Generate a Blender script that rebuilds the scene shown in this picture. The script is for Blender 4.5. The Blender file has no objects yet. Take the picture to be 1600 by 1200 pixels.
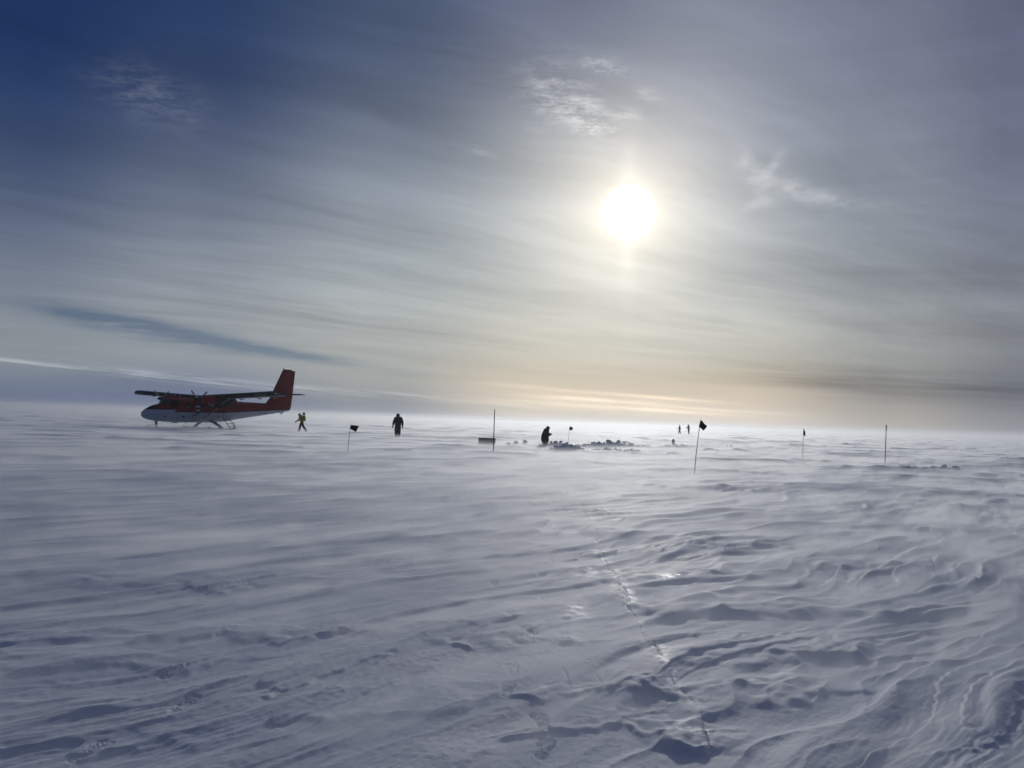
import bpy, bmesh, math, random
import numpy as np
from mathutils import Vector, Matrix
R = math.radians
SC = bpy.context.scene
COL = SC.collection

# ------------------------------------------------------------------ camera
F, H, PITCH, ROLL = 1155.0, 1.65, R(2.73), R(1.8)
fw = np.array([0, math.cos(PITCH), math.sin(PITCH)])
up0 = np.array([0, -math.sin(PITCH), math.cos(PITCH)])
r0 = np.array([1.0, 0, 0])
rt = math.cos(ROLL)*r0 + math.sin(ROLL)*up0
ut = -math.sin(ROLL)*r0 + math.cos(ROLL)*up0
def ray(x, y):
    v = fw + rt*(x-800)/F + ut*(600-y)/F
    return v/np.linalg.norm(v)
def gp(x, y, z=0.0):
    v = ray(x, y); t = (z-H)/v[2]
    return (v[0]*t, v[1]*t)
def sky(x, y):
    v = ray(x, y)
    return math.degrees(math.atan2(v[0], v[1])), math.degrees(math.asin(v[2]))
cam_d = bpy.data.cameras.new('camera'); cam = bpy.data.objects.new('camera', cam_d); COL.objects.link(cam)
cam_d.sensor_width = 36; cam_d.lens = F/1600*36; cam_d.clip_end = 20000; cam_d.clip_start = 0.05
M = Matrix(((rt[0], ut[0], -fw[0], 0), (rt[1], ut[1], -fw[1], 0), (rt[2], ut[2], -fw[2], H), (0, 0, 0, 1)))
cam.matrix_world = M
SC.camera = cam

# ------------------------------------------------------------------ exposure
SC.view_settings.view_transform = 'Standard'; SC.view_settings.look = 'None'
SC.view_settings.gamma = 1; SC.view_settings.exposure = -1.2
EXPF = 2**1.2
SUN_EL, SUN_AZ = 15.9, 8.65

# ------------------------------------------------------------------ node expression helper
class X:
    def __init__(s, t, k): s.t = t; s.k = k
    def _m(s, op, *a, clamp=False):
        n = s.t.nodes.new('ShaderNodeMath'); n.operation = op; n.use_clamp = clamp
        for i, q in enumerate((s,)+a):
            if isinstance(q, X): s.t.links.new(q.k, n.inputs[i])
            else: n.inputs[i].default_value = q
        return X(s.t, n.outputs[0])
    def __add__(s, o): return s._m('ADD', o)
    def __radd__(s, o): return s._m('ADD', o)
    def __sub__(s, o): return s._m('SUBTRACT', o)
    def __rsub__(s, o): return (s*-1)+o
    def __mul__(s, o): return s._m('MULTIPLY', o)
    def __rmul__(s, o): return s._m('MULTIPLY', o)
    def __truediv__(s, o): return s._m('DIVIDE', o)
    def __pow__(s, o): return s._m('POWER', o)
    def exp(s): return s._m('EXPONENT')
    def clamp(s): return s._m('ADD', 0.0, clamp=True)
    def max(s, o): return s._m('MAXIMUM', o)
    def min(s, o): return s._m('MINIMUM', o)
    def abs(s): return s._m('ABSOLUTE')
    def ss(s, a, b):
        n = s.t.nodes.new('ShaderNodeMapRange'); n.interpolation_type = 'SMOOTHSTEP'
        s.t.links.new(s.k, n.inputs[0]); n.inputs[1].default_value = a; n.inputs[2].default_value = b
        return X(s.t, n.outputs[0])
def comb(t, x, y, z):
    n = t.nodes.new('ShaderNodeCombineXYZ')
    for i, q in enumerate((x, y, z)):
        if isinstance(q, X): t.links.new(q.k, n.inputs[i])
        else: n.inputs[i].default_value = q
    return n.outputs[0]
def noise(t, vec, scale=1, detail=4, rough=0.55, dist=0.0):
    n = t.nodes.new('ShaderNodeTexNoise'); n.inputs['Scale'].default_value = scale
    n.inputs['Detail'].default_value = detail; n.inputs['Roughness'].default_value = rough
    n.inputs['Distortion'].default_value = dist
    if vec is not None: t.links.new(vec, n.inputs['Vector'])
    return X(t, n.outputs['Fac'])
def mixc(t, f, a, b):
    n = t.nodes.new('ShaderNodeMix'); n.data_type = 'RGBA'
    def put(q, i):
        if isinstance(q, X): t.links.new(q.k, i)
        elif hasattr(q, 'is_linked'): t.links.new(q, i)
        elif isinstance(q, (tuple, list)): i.default_value = (*q[:3], 1)
        else: i.default_value = q
    put(f, n.inputs[0]); put(a, n.inputs[6]); put(b, n.inputs[7])
    return n.outputs[2]
def vmath(t, op, a, b=None, sc=None):
    n = t.nodes.new('ShaderNodeVectorMath'); n.operation = op
    def put(q, i):
        if isinstance(q, X): t.links.new(q.k, i)
        elif hasattr(q, 'is_linked'): t.links.new(q, i)
        else: i.default_value = q
    put(a, n.inputs[0])
    if b is not None: put(b, n.inputs[1])
    if sc is not None: put(sc, n.inputs[3])
    return n.outputs[1] if op in ('DOT_PRODUCT', 'LENGTH') else n.outputs[0]
def lin(c):
    return tuple(((v/255)/12.92 if v/255 <= 0.04045 else (((v/255)+0.055)/1.055)**2.4) for v in c)

# ------------------------------------------------------------------ world: clear sky behind a veil of cirrus
def build_world():
    w = bpy.data.worlds.new('World'); SC.world = w; w.use_nodes = True
    t = w.node_tree; t.nodes.clear()
    out = t.nodes.new('ShaderNodeOutputWorld'); bg = t.nodes.new('ShaderNodeBackground')
    t.links.new(bg.outputs[0], out.inputs[0]); bg.inputs[1].default_value = 0.1
    tc = t.nodes.new('ShaderNodeTexCoord'); sep = t.nodes.new('ShaderNodeSeparateXYZ')
    t.links.new(tc.outputs['Generated'], sep.inputs[0])
    dx, dy, dz = [X(t, sep.outputs[i]) for i in range(3)]
    az = dx._m('ARCTAN2', dy)*57.29578
    el = dz._m('ARCSINE')*57.29578
    # large scale brightness of the cloud veil, by azimuth and elevation
    px_x = [20, 300, 600, 850, 1150, 1400, 1590]
    px_y = [10, 150, 300, 450, 560, 605, 645]
    G = SKYGRID
    azs = []
    ramps = []
    for i, x in enumerate(px_x):
        r = t.nodes.new('ShaderNodeValToRGB'); r.color_ramp.interpolation = 'B_SPLINE'
        st = []
        for j, y in enumerate(px_y):
            a, e = sky(x, y)
            st.append((max(0, min(1, e/45)), lin(G[i][j])))
        azs.append(sky(x, 450)[0])
        st.sort()
        cr = r.color_ramp
        cr.elements[0].position = st[0][0]; cr.elements[0].color = (*st[0][1], 1)
        cr.elements[1].position = st[-1][0]; cr.elements[1].color = (*st[-1][1], 1)
        for p, c in st[1:-1]:
            e_ = cr.elements.new(p); e_.color = (*c, 1)
        e_ = cr.elements.new(1.0); e_.color = (*[v*0.8 for v in st[-1][1]], 1)
        t.links.new((el/45).k, r.inputs[0]); ramps.append(r.outputs[0])
    cur = ramps[0]
    for i in range(1, len(ramps)):
        cur = mixc(t, az.ss(azs[i-1], azs[i]), cur, ramps[i])
    # behind the viewer: plain deep sky
    cur = mixc(t, az.abs().ss(50, 110), cur, lin(BACKSKY))
    # cirrus streaks on a flat layer: planar projection, stretched along the upper wind
    inv = 1.0/(dz.max(0)+0.05) if False else (dz.max(0)+0.045)**-1.0
    px, py = dx*inv, dy*inv
    ca, sa = math.sin(R(56)), math.cos(R(56))
    s = px*ca + py*sa; q = px*sa - py*ca
    wob = noise(t, comb(t, s*0.5, q*0.5, 0), 1, 2)*1.3
    n1 = noise(t, comb(t, s*0.22, q*1.0+wob, 0), 1, 6, 0.6)
    n2 = noise(t, comb(t, s*0.8, q*3.4+wob*2, 3.0), 1, 7, 0.66)
    n3 = noise(t, comb(t, az*0.022, el*0.35+az*0.012, 9.0), 1, 5, 0.6)
    fadehi = el.ss(1, 9)
    streak = (n1-0.5)*0.55*fadehi + (n2-0.5)*0.55*fadehi + (n3-0.5)*0.38
    gain = 1.0+streak
    col = vmath(t, 'SCALE', cur, sc=gain)
    # hue drift: thinner veil is bluer
    thin = (0.5-n1).max(0)*1.6*el.ss(3, 14)
    # clear blue behind the veil, from the physical sky
    ns = t.nodes.new('ShaderNodeTexSky'); ns.sky_type = 'NISHITA'; ns.sun_disc = False
    ns.sun_elevation = R(SUN_EL); ns.sun_rotation = R(SUN_AZ); ns.altitude = 1500; ns.air_density = 1.0; ns.dust_density = 0.2; ns.ozone_density = 5.0
    clear = vmath(t, 'SCALE', vmath(t, 'MULTIPLY', ns.outputs[0], (0.98, 0.98, 1.15)), sc=X(t, rgbval(t, CLEARK)))
    def blob(x, y, sx, sy, ang=0.0, p=1.0):
        a, e = sky(x, y); c, s_ = math.cos(R(ang)), math.sin(R(ang))
        u = (az-a); v = (el-e)
        uu = (u*c - v*s_)/sx; vv = (u*s_ + v*c)/sy
        return ((uu*uu+vv*vv)*-p).exp()
    # gap streak: thin tapering wedge of open sky
    wedge = 0
    nz = (noise(t, comb(t, az*0.12, el*1.1, 5.0), 1, 5, 0.6)-0.5)
    for (x, y, sx, sy, an, k) in [(200, 510, 5.0, 0.75, 7, 1.0), (330, 532, 7.0, 0.55, 7.5, 1.0), (480, 556, 7.0, 0.4, 7.0, 0.6), (90, 480, 5.0, 0.5, 7, 0.45), (250, 590, 13, 0.5, 3, 0.18)]:
        wedge = wedge + blob(x, y, sx, sy, an)*k
    wedge = (wedge*0.8*(0.95+nz*3.6)).clamp()
    clear_mask = (wedge*0.62 + thin*0.35 + blob(20, 60, 14, 13)*0.25).clamp()
    col = mixc(t, clear_mask, col, clear)
    # small cloud pieces
    pf = noise(t, comb(t, px*9+wob*0.6, py*13, 0), 1, 8, 0.8)
    puff = (blob(235, 150, 3.2, 1.5, 8)*0.08 + blob(870, 150, 2.6, 2.0, 25)*0.27 + blob(925, 188, 2.0, 1.2, 25)*0.34
            + blob(945, 105, 1.6, 0.6, 10)*0.28 + blob(745, 236, 2.4, 0.45, 14)*0.07 + blob(1015, 147, 1.0, 0.4, 10)*0.2 + blob(985, 180, 1.2, 0.5, 5)*0.18)
    puff = puff*pf.ss(0.40, 0.68)*1.15
    nv = noise(t, comb(t, az*0.5, el*0.9, 2.0), 1, 5, 0.65)
    wisp = (blob(1175, 270, 0.7, 2.0, -30)*0.13 + blob(1207, 262, 0.4, 1.2, 38)*0.12 + blob(1235, 292, 2.6, 0.6, 24)*0.13 + blob(1300, 312, 3.5, 0.5, 12)*0.08 + blob(1185, 318, 1.6, 0.4, -20)*0.08)*nv.ss(0.25, 0.7)*1.3
    wh = (1.0, 0.98, 0.95)
    lines = 0
    ln = noise(t, comb(t, az*0.16, el*3.2+az*0.2, 7.0), 1, 5, 0.6)
    for (x, y, sx, sy, an, k) in [(120, 573, 11, 0.13, 2.5, 0.22), (260, 592, 9, 0.16, 4.3, 0.30), (380, 597, 7, 0.10, 3.6, 0.20), (560, 611, 12, 0.16, 3.4, 0.22), (420, 606, 10, 0.2, 3.0, 0.13)]:
        lines = lines + blob(x, y, sx, sy, an)*k
    lines = lines*ln.ss(0.34, 0.68)*0.7
    warm = 0
    for (x, y, sx, sy, an, k) in [(940, 625, 4.5, 0.16, 1.5, 0.30), (1040, 622, 3.5, 0.12, 3, 0.3), (1010, 640, 6, 0.14, 2, 0.30), (860, 608, 6, 0.2, 3, 0.14), (1130, 641, 4, 0.12, 2.2, 0.22), (980, 632, 8, 0.7, 2, 0.16), (800, 628, 6, 0.3, 3, .1)]:
        warm = warm + blob(x, y, sx, sy, an)*k
    warm = warm*ln.ss(0.15, 0.65)
    dark = 0
    dn = noise(t, comb(t, az*0.06, el*1.3+az*0.06, 17.0), 1, 5, 0.6)
    for (x, y, sx, sy, an, k) in [(1500, 610, 15, 1.1, 3.0, 0.30), (1250, 575, 10, 0.6, 4, 0.14), (1500, 520, 9, 0.9, 5, 0.10), (1480, 432, 9, 1.0, 5, 0.12), (1330, 598, 9, 0.5, 4, 0.16), (760, 120, 12, 3, 14, 0.16), (1450, 300, 9, 3, 5, .06), (700, 205, 9, 1.2, 8, .08)]:
        dark = dark + blob(x, y, sx, sy, an)*k
    dark = dark*dn.ss(0.1, 0.75)*1.35
    col = vmath(t, 'SCALE', col, sc=1.0-dark)
    add = vmath(t, 'SCALE', wh, sc=puff+wisp+lines)
    col = vmath(t, 'ADD', col, add)
    col = vmath(t, 'ADD', col, vmath(t, 'SCALE', (1.0, 0.78, 0.52), sc=warm))
    # light scattered round the sun by the ice cloud
    e, a = R(SUN_EL), R(SUN_AZ)
    sd = (math.sin(a)*math.cos(e), math.cos(a)*math.cos(e), math.sin(e))
    dot = X(t, vmath(t, 'DOT_PRODUCT', tc.outputs['Generated'], sd))
    ang = dot.min(1.0)._m('ARCCOSINE')*57.29578
    gm = gain*0.35+0.65
    g1 = (ang*-1/1.0).exp()*1.9*gm
    g2 = ((ang/6.6)**2*-1).exp()*0.42*gm
    g3 = ((ang/11.5)**2*-1).exp()*0.20*gm
    pillar = ((((az-SUN_AZ)/0.7)**2)*-1).exp()*(((el-SUN_EL)/5.0)**2*-1).exp()*0.13
    disc = ang.ss(2.1, 1.6)*1.6
    def addc(c, k):
        nonlocal col
        col = vmath(t, 'ADD', col, vmath(t, 'SCALE', c, sc=k))
    addc((1.0, 0.84, 0.58), g1); addc((1.0, 0.865, 0.63), g2); addc((1.0, 0.97, 0.88), g3); addc((1, .93, .8), pillar); addc((1, 1, 1), disc)
    # bring to scene units (Background strength is 0.1, exposure is lowered)
    col = vmath(t, 'SCALE', col, sc=10.0*EXPF)
    t.links.new(col, bg.inputs[0])
def rgbval(t, v):
    n = t.nodes.new('ShaderNodeValue'); n.outputs[0].default_value = v; return n.outputs[0]
SKYGRID = [
 [(26,50,96),(40,61,101),(82,95,121),(125,134,148),(150,157,159),(96,110,140),(104,111,135)],
 [(43,64,103),(52,67,101),(108,118,138),(147,155,163),(157,162,164),(100,113,143),(102,112,140)],
 [(68,84,113),(85,97,122),(135,145,157),(168,175,178),(172,174,170),(155,158,156),(126,134,148)],
 [(92,100,125),(105,114,133),(150,158,166),(175,180,178),(194,190,176),(205,190,168),(207,199,187)],
 [(118,124,143),(125,133,150),(140,149,162),(168,173,174),(188,187,176),(206,189,165),(209,199,186)],
 [(110,117,138),(115,122,140),(130,138,152),(142,148,154),(155,157,154),(145,145,145),(168,163,157)],
 [(97,104,128),(103,110,132),(115,120,140),(130,135,146),(130,134,137),(118,122,134),(140,142,148)]]
BACKSKY = (40, 53, 80)
CLEARK = 0.022
build_world()

# ------------------------------------------------------------------ sun
sl = bpy.data.lights.new('sun', 'SUN'); sun = bpy.data.objects.new('sun', sl); COL.objects.link(sun)
sl.energy = 2.35; sl.angle = R(3.0); sl.color = (1.0, 0.965, 0.90)
e, a = R(SUN_EL), R(SUN_AZ)
SD = Vector((math.sin(a)*math.cos(e), math.cos(a)*math.cos(e), math.sin(e)))
sun.rotation_euler = SD.to_track_quat('Z', 'Y').to_euler()

SC.cycles.volume_max_steps = 512
SC.cycles.volume_bounces = 2; SC.cycles.use_adaptive_sampling = True; SC.cycles.adaptive_threshold = 0.02

# ------------------------------------------------------------------ tagging and mesh helpers
def tag(o, label=None, cat=None, group=None, kind=None):
    if label: o['label'] = label
    if cat: o['category'] = cat
    if group: o['group'] = group
    if kind: o['kind'] = kind
    return o
def empty(name, loc, rz=0):
    o = bpy.data.objects.new(name, None); COL.objects.link(o); o.location = loc; o.rotation_euler = (0, 0, rz)
    o.empty_display_size = 0.2
    return o
def link_mesh(name, me, mat, parent=None, smooth=True):
    me.name = name
    if mat and not me.materials: me.materials.append(mat)
    if smooth: me.polygons.foreach_set('use_smooth', [True]*len(me.polygons))
    o = bpy.data.objects.new(name, me); COL.objects.link(o)
    if parent: o.parent = parent
    return o
def from_bm(name, bm, mat, parent=None, smooth=True, autosmooth=None):
    bmesh.ops.recalc_face_normals(bm, faces=bm.faces)
    me = bpy.data.meshes.new(name); bm.to_mesh(me); bm.free()
    o = link_mesh(name, me, mat, parent, smooth)
    if smooth and autosmooth: me.set_sharp_from_angle(angle=R(autosmooth))
    return o
def tube(bm, pts, rad, n=8, cap=True):
    pts = [Vector(p) for p in pts]
    if not hasattr(rad, '__len__'): rad = [rad]*len(pts)
    rings = []; up = None
    for i, p in enumerate(pts):
        d = (pts[min(i+1, len(pts)-1)]-pts[max(i-1, 0)]).normalized()
        if up is None:
            up = Vector((0, 0, 1)) if abs(d.z) < 0.9 else Vector((1, 0, 0))
        s = d.cross(up).normalized(); u = s.cross(d).normalized(); up = u
        rings.append([bm.verts.new(p+(s*math.cos(2*math.pi*k/n)+u*math.sin(2*math.pi*k/n))*rad[i]) for k in range(n)])
    for a_, b_ in zip(rings, rings[1:]):
        for k in range(n): bm.faces.new((a_[k], a_[(k+1) % n], b_[(k+1) % n], b_[k]))
    if cap:
        bm.faces.new(rings[0]); bm.faces.new(rings[-1][::-1])
def loft(bm, rings, cap=True, closed=True):
    rs = [[bm.verts.new(p) for p in r] for r in rings]; n = len(rs[0])
    for a_, b_ in zip(rs, rs[1:]):
        for k in range(n if closed else n-1): bm.faces.new((a_[k], a_[(k+1) % n], b_[(k+1) % n], b_[k]))
    if cap: bm.faces.new(rs[0]); bm.faces.new(rs[-1][::-1])
def box(bm, c, s, rot=None, bevel=0.0):
    m = Matrix.Translation(c) @ (rot if rot is not None else Matrix()) @ Matrix.Diagonal((*s, 1))
    r = bmesh.ops.create_cube(bm, size=1, matrix=m)
    if bevel:
        es = set(e_ for v in r['verts'] for e_ in v.link_edges)
        bmesh.ops.bevel(bm, geom=list(es), offset=bevel, segments=2, affect='EDGES', profile=0.6)
def mat(name, col, rough=0.6, metal=0.0, spec=0.5, var=0.0, vscale=6.0, bump=0.0, bscale=40.0, sheen=0.0):
    m = bpy.data.materials.new(name); m.use_nodes = True; t = m.node_tree
    b = t.nodes['Principled BSDF']
    b.inputs['Base Color'].default_value = (*col, 1); b.inputs['Roughness'].default_value = rough
    b.inputs['Metallic'].default_value = metal; b.inputs['Specular IOR Level'].default_value = spec
    tc = t.nodes.new('ShaderNodeTexCoord')
    n = noise(t, tc.outputs['Object'], vscale, 5, 0.6)
    c1 = tuple(max(0, v*(1-var)) for v in col); c2 = tuple(min(1, v*(1+var)) for v in col)
    t.links.new(mixc(t, n.ss(0.3, 0.7), c1, c2), b.inputs['Base Color'])
    t.links.new((n*0.25+(rough-0.12)).clamp().k, b.inputs['Roughness'])
    if bump:
        bn = t.nodes.new('ShaderNodeBump'); bn.inputs['Strength'].default_value = bump; bn.inputs['Distance'].default_value = 0.02
        t.links.new(noise(t, tc.outputs['Object'], bscale, 4, 0.6).k, bn.inputs['Height'])
        t.links.new(bn.outputs[0], b.inputs['Normal'])
    if sheen: b.inputs['Sheen Weight'].default_value = sheen
    return m

# ------------------------------------------------------------------ snow field
rng = np.random.default_rng(7)
PERM = rng.permutation(4096).astype(np.int64)
GA = rng.random(4096)*2*np.pi
GX, GY = np.cos(GA).astype(np.float32), np.sin(GA).astype(np.float32)
def pn(x, y, seed=0):
    xi = np.floor(x); yi = np.floor(y); xf = (x-xi).astype(np.float32); yf = (y-yi).astype(np.float32)
    xi = xi.astype(np.int64)+seed*131; yi = yi.astype(np.int64)+seed*57
    def g(i, j, fx, fy):
        h = PERM[(PERM[i & 4095]+j) & 4095]; return GX[h]*fx+GY[h]*fy
    u = xf*xf*xf*(xf*(xf*6-15)+10); v = yf*yf*yf*(yf*(yf*6-15)+10)
    a0 = g(xi, yi, xf, yf); b0 = g(xi+1, yi, xf-1, yf); c0 = g(xi, yi+1, xf, yf-1); d0 = g(xi+1, yi+1, xf-1, yf-1)
    return ((a0+(b0-a0)*u)*(1-v)+(c0+(d0-c0)*u)*v)*1.5
def sst(x, a, b):
    t_ = np.clip((x-a)/(b-a), 0, 1); return t_*t_*(3-2*t_)
WIND = R(46)
def height(x, y):
    """snow surface height and ice amount at ground positions"""
    r = np.hypot(x, y)
    c, s = math.cos(WIND), math.sin(WIND)
    U = x*s+y*c; V = x*c-y*s            # along and across the wind
    wa = pn(x/5, y/5, 1); wb = pn(x/1.7, y/1.7, 2)
    V2 = V+0.55*wa+0.16*wb; U2 = U+0.6*pn(x/4, y/4, 3)
    rough = 0.60+0.35*sst(x/np.maximum(r, 1)+0.25*pn(x/9, y/9, 4), -0.15, 0.35)
    far = sst(r, 8, 40)
    h = 0.05*pn(U/14, V/7, 5)+0.022*pn(U2/5, V2/2.2, 6)
    # sastrugi: lens ridges with a steep upwind lip
    a1 = pn(U2/2.6, V2/0.75, 7)
    h1 = np.maximum(a1, 0)**1.3
    a1b = pn((U2+1.2*h1)/2.6, V2/0.75, 7)
    h1 = sst(a1b, 0.02, 0.75)
    h = h+h1*(0.044+0.045*far)*rough*(0.45+0.8*sst(wa,-.4,.5))
    a2 = pn(U2/1.7+3, V2/0.30, 8); a2b = pn((U2+0.6*np.maximum(a2, 0))/1.7+3, V2/0.30, 8)
    h = h+sst(a2b, 0.0, 0.7)*0.042*rough*(1-0.75*sst(r, 14, 30))
    # big far ridges that still read at a distance
    a3 = pn(U2/9, V2/2.6, 9); h = h+sst(a3, 0.1, 0.7)*0.10*far
    a4 = pn(x/7+0.3*wa, y/1.6+0.3*wb, 19); h = h+sst(a4, 0.2, 0.6)*0.10*far
    # wind crust terraces: thin layers broken at their edges
    lay = pn(U2/5.5, V2/0.8, 10)*2.6+pn(U2/1.8, V2/0.22, 11)*0.55+0.08*pn(x/0.12, y/0.12, 12)*(1-sst(r, 6, 14))
    fr = lay-np.floor(lay); stp = np.floor(lay)+sst(fr, 0.45, 0.53)
    mk = sst(pn(U/4, V/1.6, 13), -0.15, 0.35)
    near = 1-sst(r, 9, 18)
    h = h+stp*0.020*mk*near*rough
    # crisp crest lines left by the wind
    c1 = 1-np.abs(pn(U2/1.4+7, (V2+0.07*pn(x/.5, y/.5, 42))/0.26, 43))*3.2
    c2 = 1-np.abs(pn(U2/3.0+2, (V2+0.1*pn(x/.9, y/.9, 44))/0.60, 45))*3.0
    h = h+(1-sst(r, 8, 17))*0.020*np.maximum(c1, 0)**1.5*sst(pn(U/3, V/1.2, 46), -.35, .4)*rough
    h = h+(1-sst(r, 22, 45))*0.026*np.maximum(c2, 0)**1.4*sst(pn(U/7, V/3, 47), -.35, .4)*rough
    # grain along the wind
    h = h+near*((1-sst(r, 7, 14))*0.0050*pn(U2/0.55, (V2+0.06*pn(x/.4, y/.4, 18))/0.075, 14)*(.3+mk)+(1-sst(r, 4, 7))*0.0034*pn(U2/0.22, (V2+0.03*pn(x/.2, y/.2, 20))/0.030, 15)*(0.3+1.2*mk)+(1-sst(r, 5, 9))*0.0018*pn(x/0.05, y/0.05, 16))
    h = h+near*0.004*pn(x/0.35, y/0.25, 17)
    return h*sst(r, -1, 1.2)
def gauss_ridge(x, y, h, px, py, L, Wd, A, ang=None, near=None):
    """a drift with a steep face towards the wind and the viewer"""
    gx, gy = gp(px, py); an = WIND if ang is None else R(ang)
    c, s = math.cos(an), math.sin(an)
    dx, dy = x-gx, y-gy
    dx = dx+0.14*pn(x/0.45, y/0.45, 31)+0.05*pn(x/0.14, y/0.14, 35); dy = dy+0.12*pn(x/0.4, y/0.4, 32)+0.05*pn(x/0.15, y/0.15, 36)
    u = dx*s+dy*c; v = dx*c-dy*s
    v = v+0.25*(u/L)**2*Wd+Wd*0.5*pn(u/0.45,v/2,34)
    # v>0 faces the viewer (right/near side)
    prof = np.where(v > 0, np.exp(-(v/(Wd*0.28))**2), np.exp(-(v/(Wd*1.3))**2))
    prof = prof*(0.75+0.5*pn(u/(L*0.45)+3,v/(Wd*0.6),33))
    return h+0.6*A*prof*np.exp(-(u/L)**2)
def build_snow():
    rows = [0.0, 0.4, 0.8, 1.2, 1.6, 1.9, 2.15, 2.35]
    r = 2.5
    while r < 110:
        rows.append(r); r += min(max(r*r/1650, 0.004), 0.13+0.0022*r)
    while r < 3900:
        rows.append(r); r *= 1.012
    rows.append(3950)
    rows = np.array(rows)
    fine = np.linspace(-43, 43, 1180)
    coarse = np.concatenate([np.arange(-180, -43.5, 1.5), fine, np.arange(44.5, 179.9, 1.5)])
    az = np.radians(coarse); na = len(az); nr = len(rows)
    Rr, A = np.meshgrid(rows, az, indexing='ij')
    x = (Rr*np.sin(A)).ravel(); y = (Rr*np.cos(A)).ravel()
    h = height(x, y).astype(np.float64)
    for q in RIDGES: h = gauss_ridge(x, y, h, *q)
    ice = np.zeros_like(h)
    # tongue of bare wind-polished crust
    for (px, py, sx, sy, k) in ICE:
        gx, gy = gp(px, py)
        sc_ = (gy/F, gy*gy/(F*H))
        d = ((x-gx)/(sx*sc_[0]))**2+((y-gy-(x-gx)*0.35)/(sy*sc_[1]))**2
        m = (d < 9)
        ice[m] += 0.8*k*np.exp(-d[m])*sst(pn(x[m]/0.16, y[m]/0.10, 21)+0.6*pn(x[m]/0.05, y[m]/0.04, 22), -0.25, 0.45)
    # the crack
    pts = np.array([gp(*p) for p in CRACK])
    xs = []; 
    for i in range(len(pts)-1):
        n = max(4, int(np.hypot(*(pts[i+1]-pts[i]))/0.03))
        for k in range(n): xs.append(pts[i]+(pts[i+1]-pts[i])*k/n)
    xs = np.array(xs); 
    wob = pn(xs[:, 0]/0.13, xs[:, 1]/0.13, 23)*0.010+pn(xs[:, 0]/0.5, xs[:, 1]/0.5, 24)*0.03
    xs[:, 0] += wob
    m = np.where((y > 2.5) & (y < 12.2) & (x > 0) & (x < 2.2))[0]
    dmin = np.full(len(m), 9.0); side = np.zeros(len(m))
    for p_ in xs:
        dd = np.hypot(x[m]-p_[0], (y[m]-p_[1]))
        b = dd < dmin; dmin[b] = dd[b]; side[b] = (x[m]-p_[0])[b]
    wv = 0.75+0.8*np.maximum(pn(x[m]/0.4, y[m]/0.4, 25), -0.6)
    h[m] -= 0.017*np.clip(y[m]/6.5, .6, 1)*np.exp(-(dmin/(0.0105*wv*np.clip(y[m]/6.5, .55, 1)))**2)*sst(wv, .05, .5)
    h[m] += 0.005*np.exp(-((dmin-0.03)/0.02)**2)*(side < 0)*sst(wv, .6, 1.1)
    ice[m] += np.exp(-(dmin/0.026)**2)*sst(pn(x[m]/0.3, y[m]/0.3, 26), 0.15, 0.6)*0.4
    # straight saw cut of a test block
    for a_, b_ in CUTS:
        a_ = np.array(gp(*a_)); b_ = np.array(gp(*b_))
        m = np.where((y > 3) & (y < 9) & (np.abs(x-a_[0]) < 1.0))[0]
        ab = b_-a_; tt = np.clip(((x[m]-a_[0])*ab[0]+(y[m]-a_[1])*ab[1])/(ab@ab), 0, 1)
        dd = np.hypot(x[m]-a_[0]-tt*ab[0], y[m]-a_[1]-tt*ab[1])
        h[m] -= 0.005*np.exp(-(dd/0.006)**2)*sst(pn(x[m]/.12, y[m]/.12, 29), -.6, .3)
    # boot prints
    for (px, py, ang, dep) in PRINTS:
        gx, gy = gp(px, py); an = R(ang); c, s = math.cos(an), math.sin(an)
        m = np.where((np.abs(x-gx) < 0.35) & (np.abs(y-gy) < 0.35))[0]
        u = (x[m]-gx)*s+(y[m]-gy)*c; v = (x[m]-gx)*c-(y[m]-gy)*s
        wdt = 0.050+0.012*np.clip(u/0.16, -1, 1)-0.014*np.exp(-((u+0.03)/0.05)**2)
        sh = np.abs(v)/wdt; en = np.abs(u)/0.13
        inside = 1-sst(np.power(sh**3+en**4, 0.3), 0.86, 1.02)
        rim = np.exp(-((np.power(sh**3+en**4, 0.3)-1.1)/0.09)**2)
        tread = 0.5+0.5*np.sign(np.sin(u/0.0135*math.pi+2.2*np.abs(v)/0.05))*np.sign(np.sin(v/0.021*math.pi+0.6)+0.75)
        ero = sst(pn(x[m]/0.05, y[m]/0.05, 27)+.5*pn(x[m]/0.02, y[m]/0.02, 28), -0.55, 0.25)
        h[m] += 0.45*dep*(-0.014*inside+0.012*inside*tread*ero+0.0008*rim*ero)
    # trench dug round the working person
    gx, gy = PIT
    d = np.hypot((x-gx)/1.3, (y-gy)/0.9)
    h -= 0.42*(1-sst(d, 0.7, 1.1))
    # flatten ground under the aircraft skis
    h = h*sst(np.hypot((x+25.5), (y-64)), 3, 12)+0
    idx = np.arange(nr*na).reshape(nr, na)
    nx = np.roll(idx, -1, axis=1)
    quads = np.stack([idx[1:-1], nx[1:-1], nx[2:], idx[2:]], -1).reshape(-1, 4)
    tris = np.stack([np.zeros(na, dtype=np.int64), nx[1], idx[1]], -1)
    co = np.stack([x, y, h], -1)
    me = bpy.data.meshes.new('snow_field')
    nq, nt = len(quads), len(tris)
    me.vertices.add(len(co)); me.vertices.foreach_set('co', co.astype(np.float32).ravel())
    me.loops.add(nq*4+nt*3); me.loops.foreach_set('vertex_index', np.concatenate([quads[:, ::-1].ravel(), tris[:, ::-1].ravel()]).astype(np.int32))
    me.polygons.add(nq+nt)
    me.polygons.foreach_set('loop_start', np.concatenate([np.arange(nq)*4, nq*4+np.arange(nt)*3]).astype(np.int32))
    me.polygons.foreach_set('use_smooth', np.ones(nq+nt, dtype=bool))
    me.update(calc_edges=True); me.validate()
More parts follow.
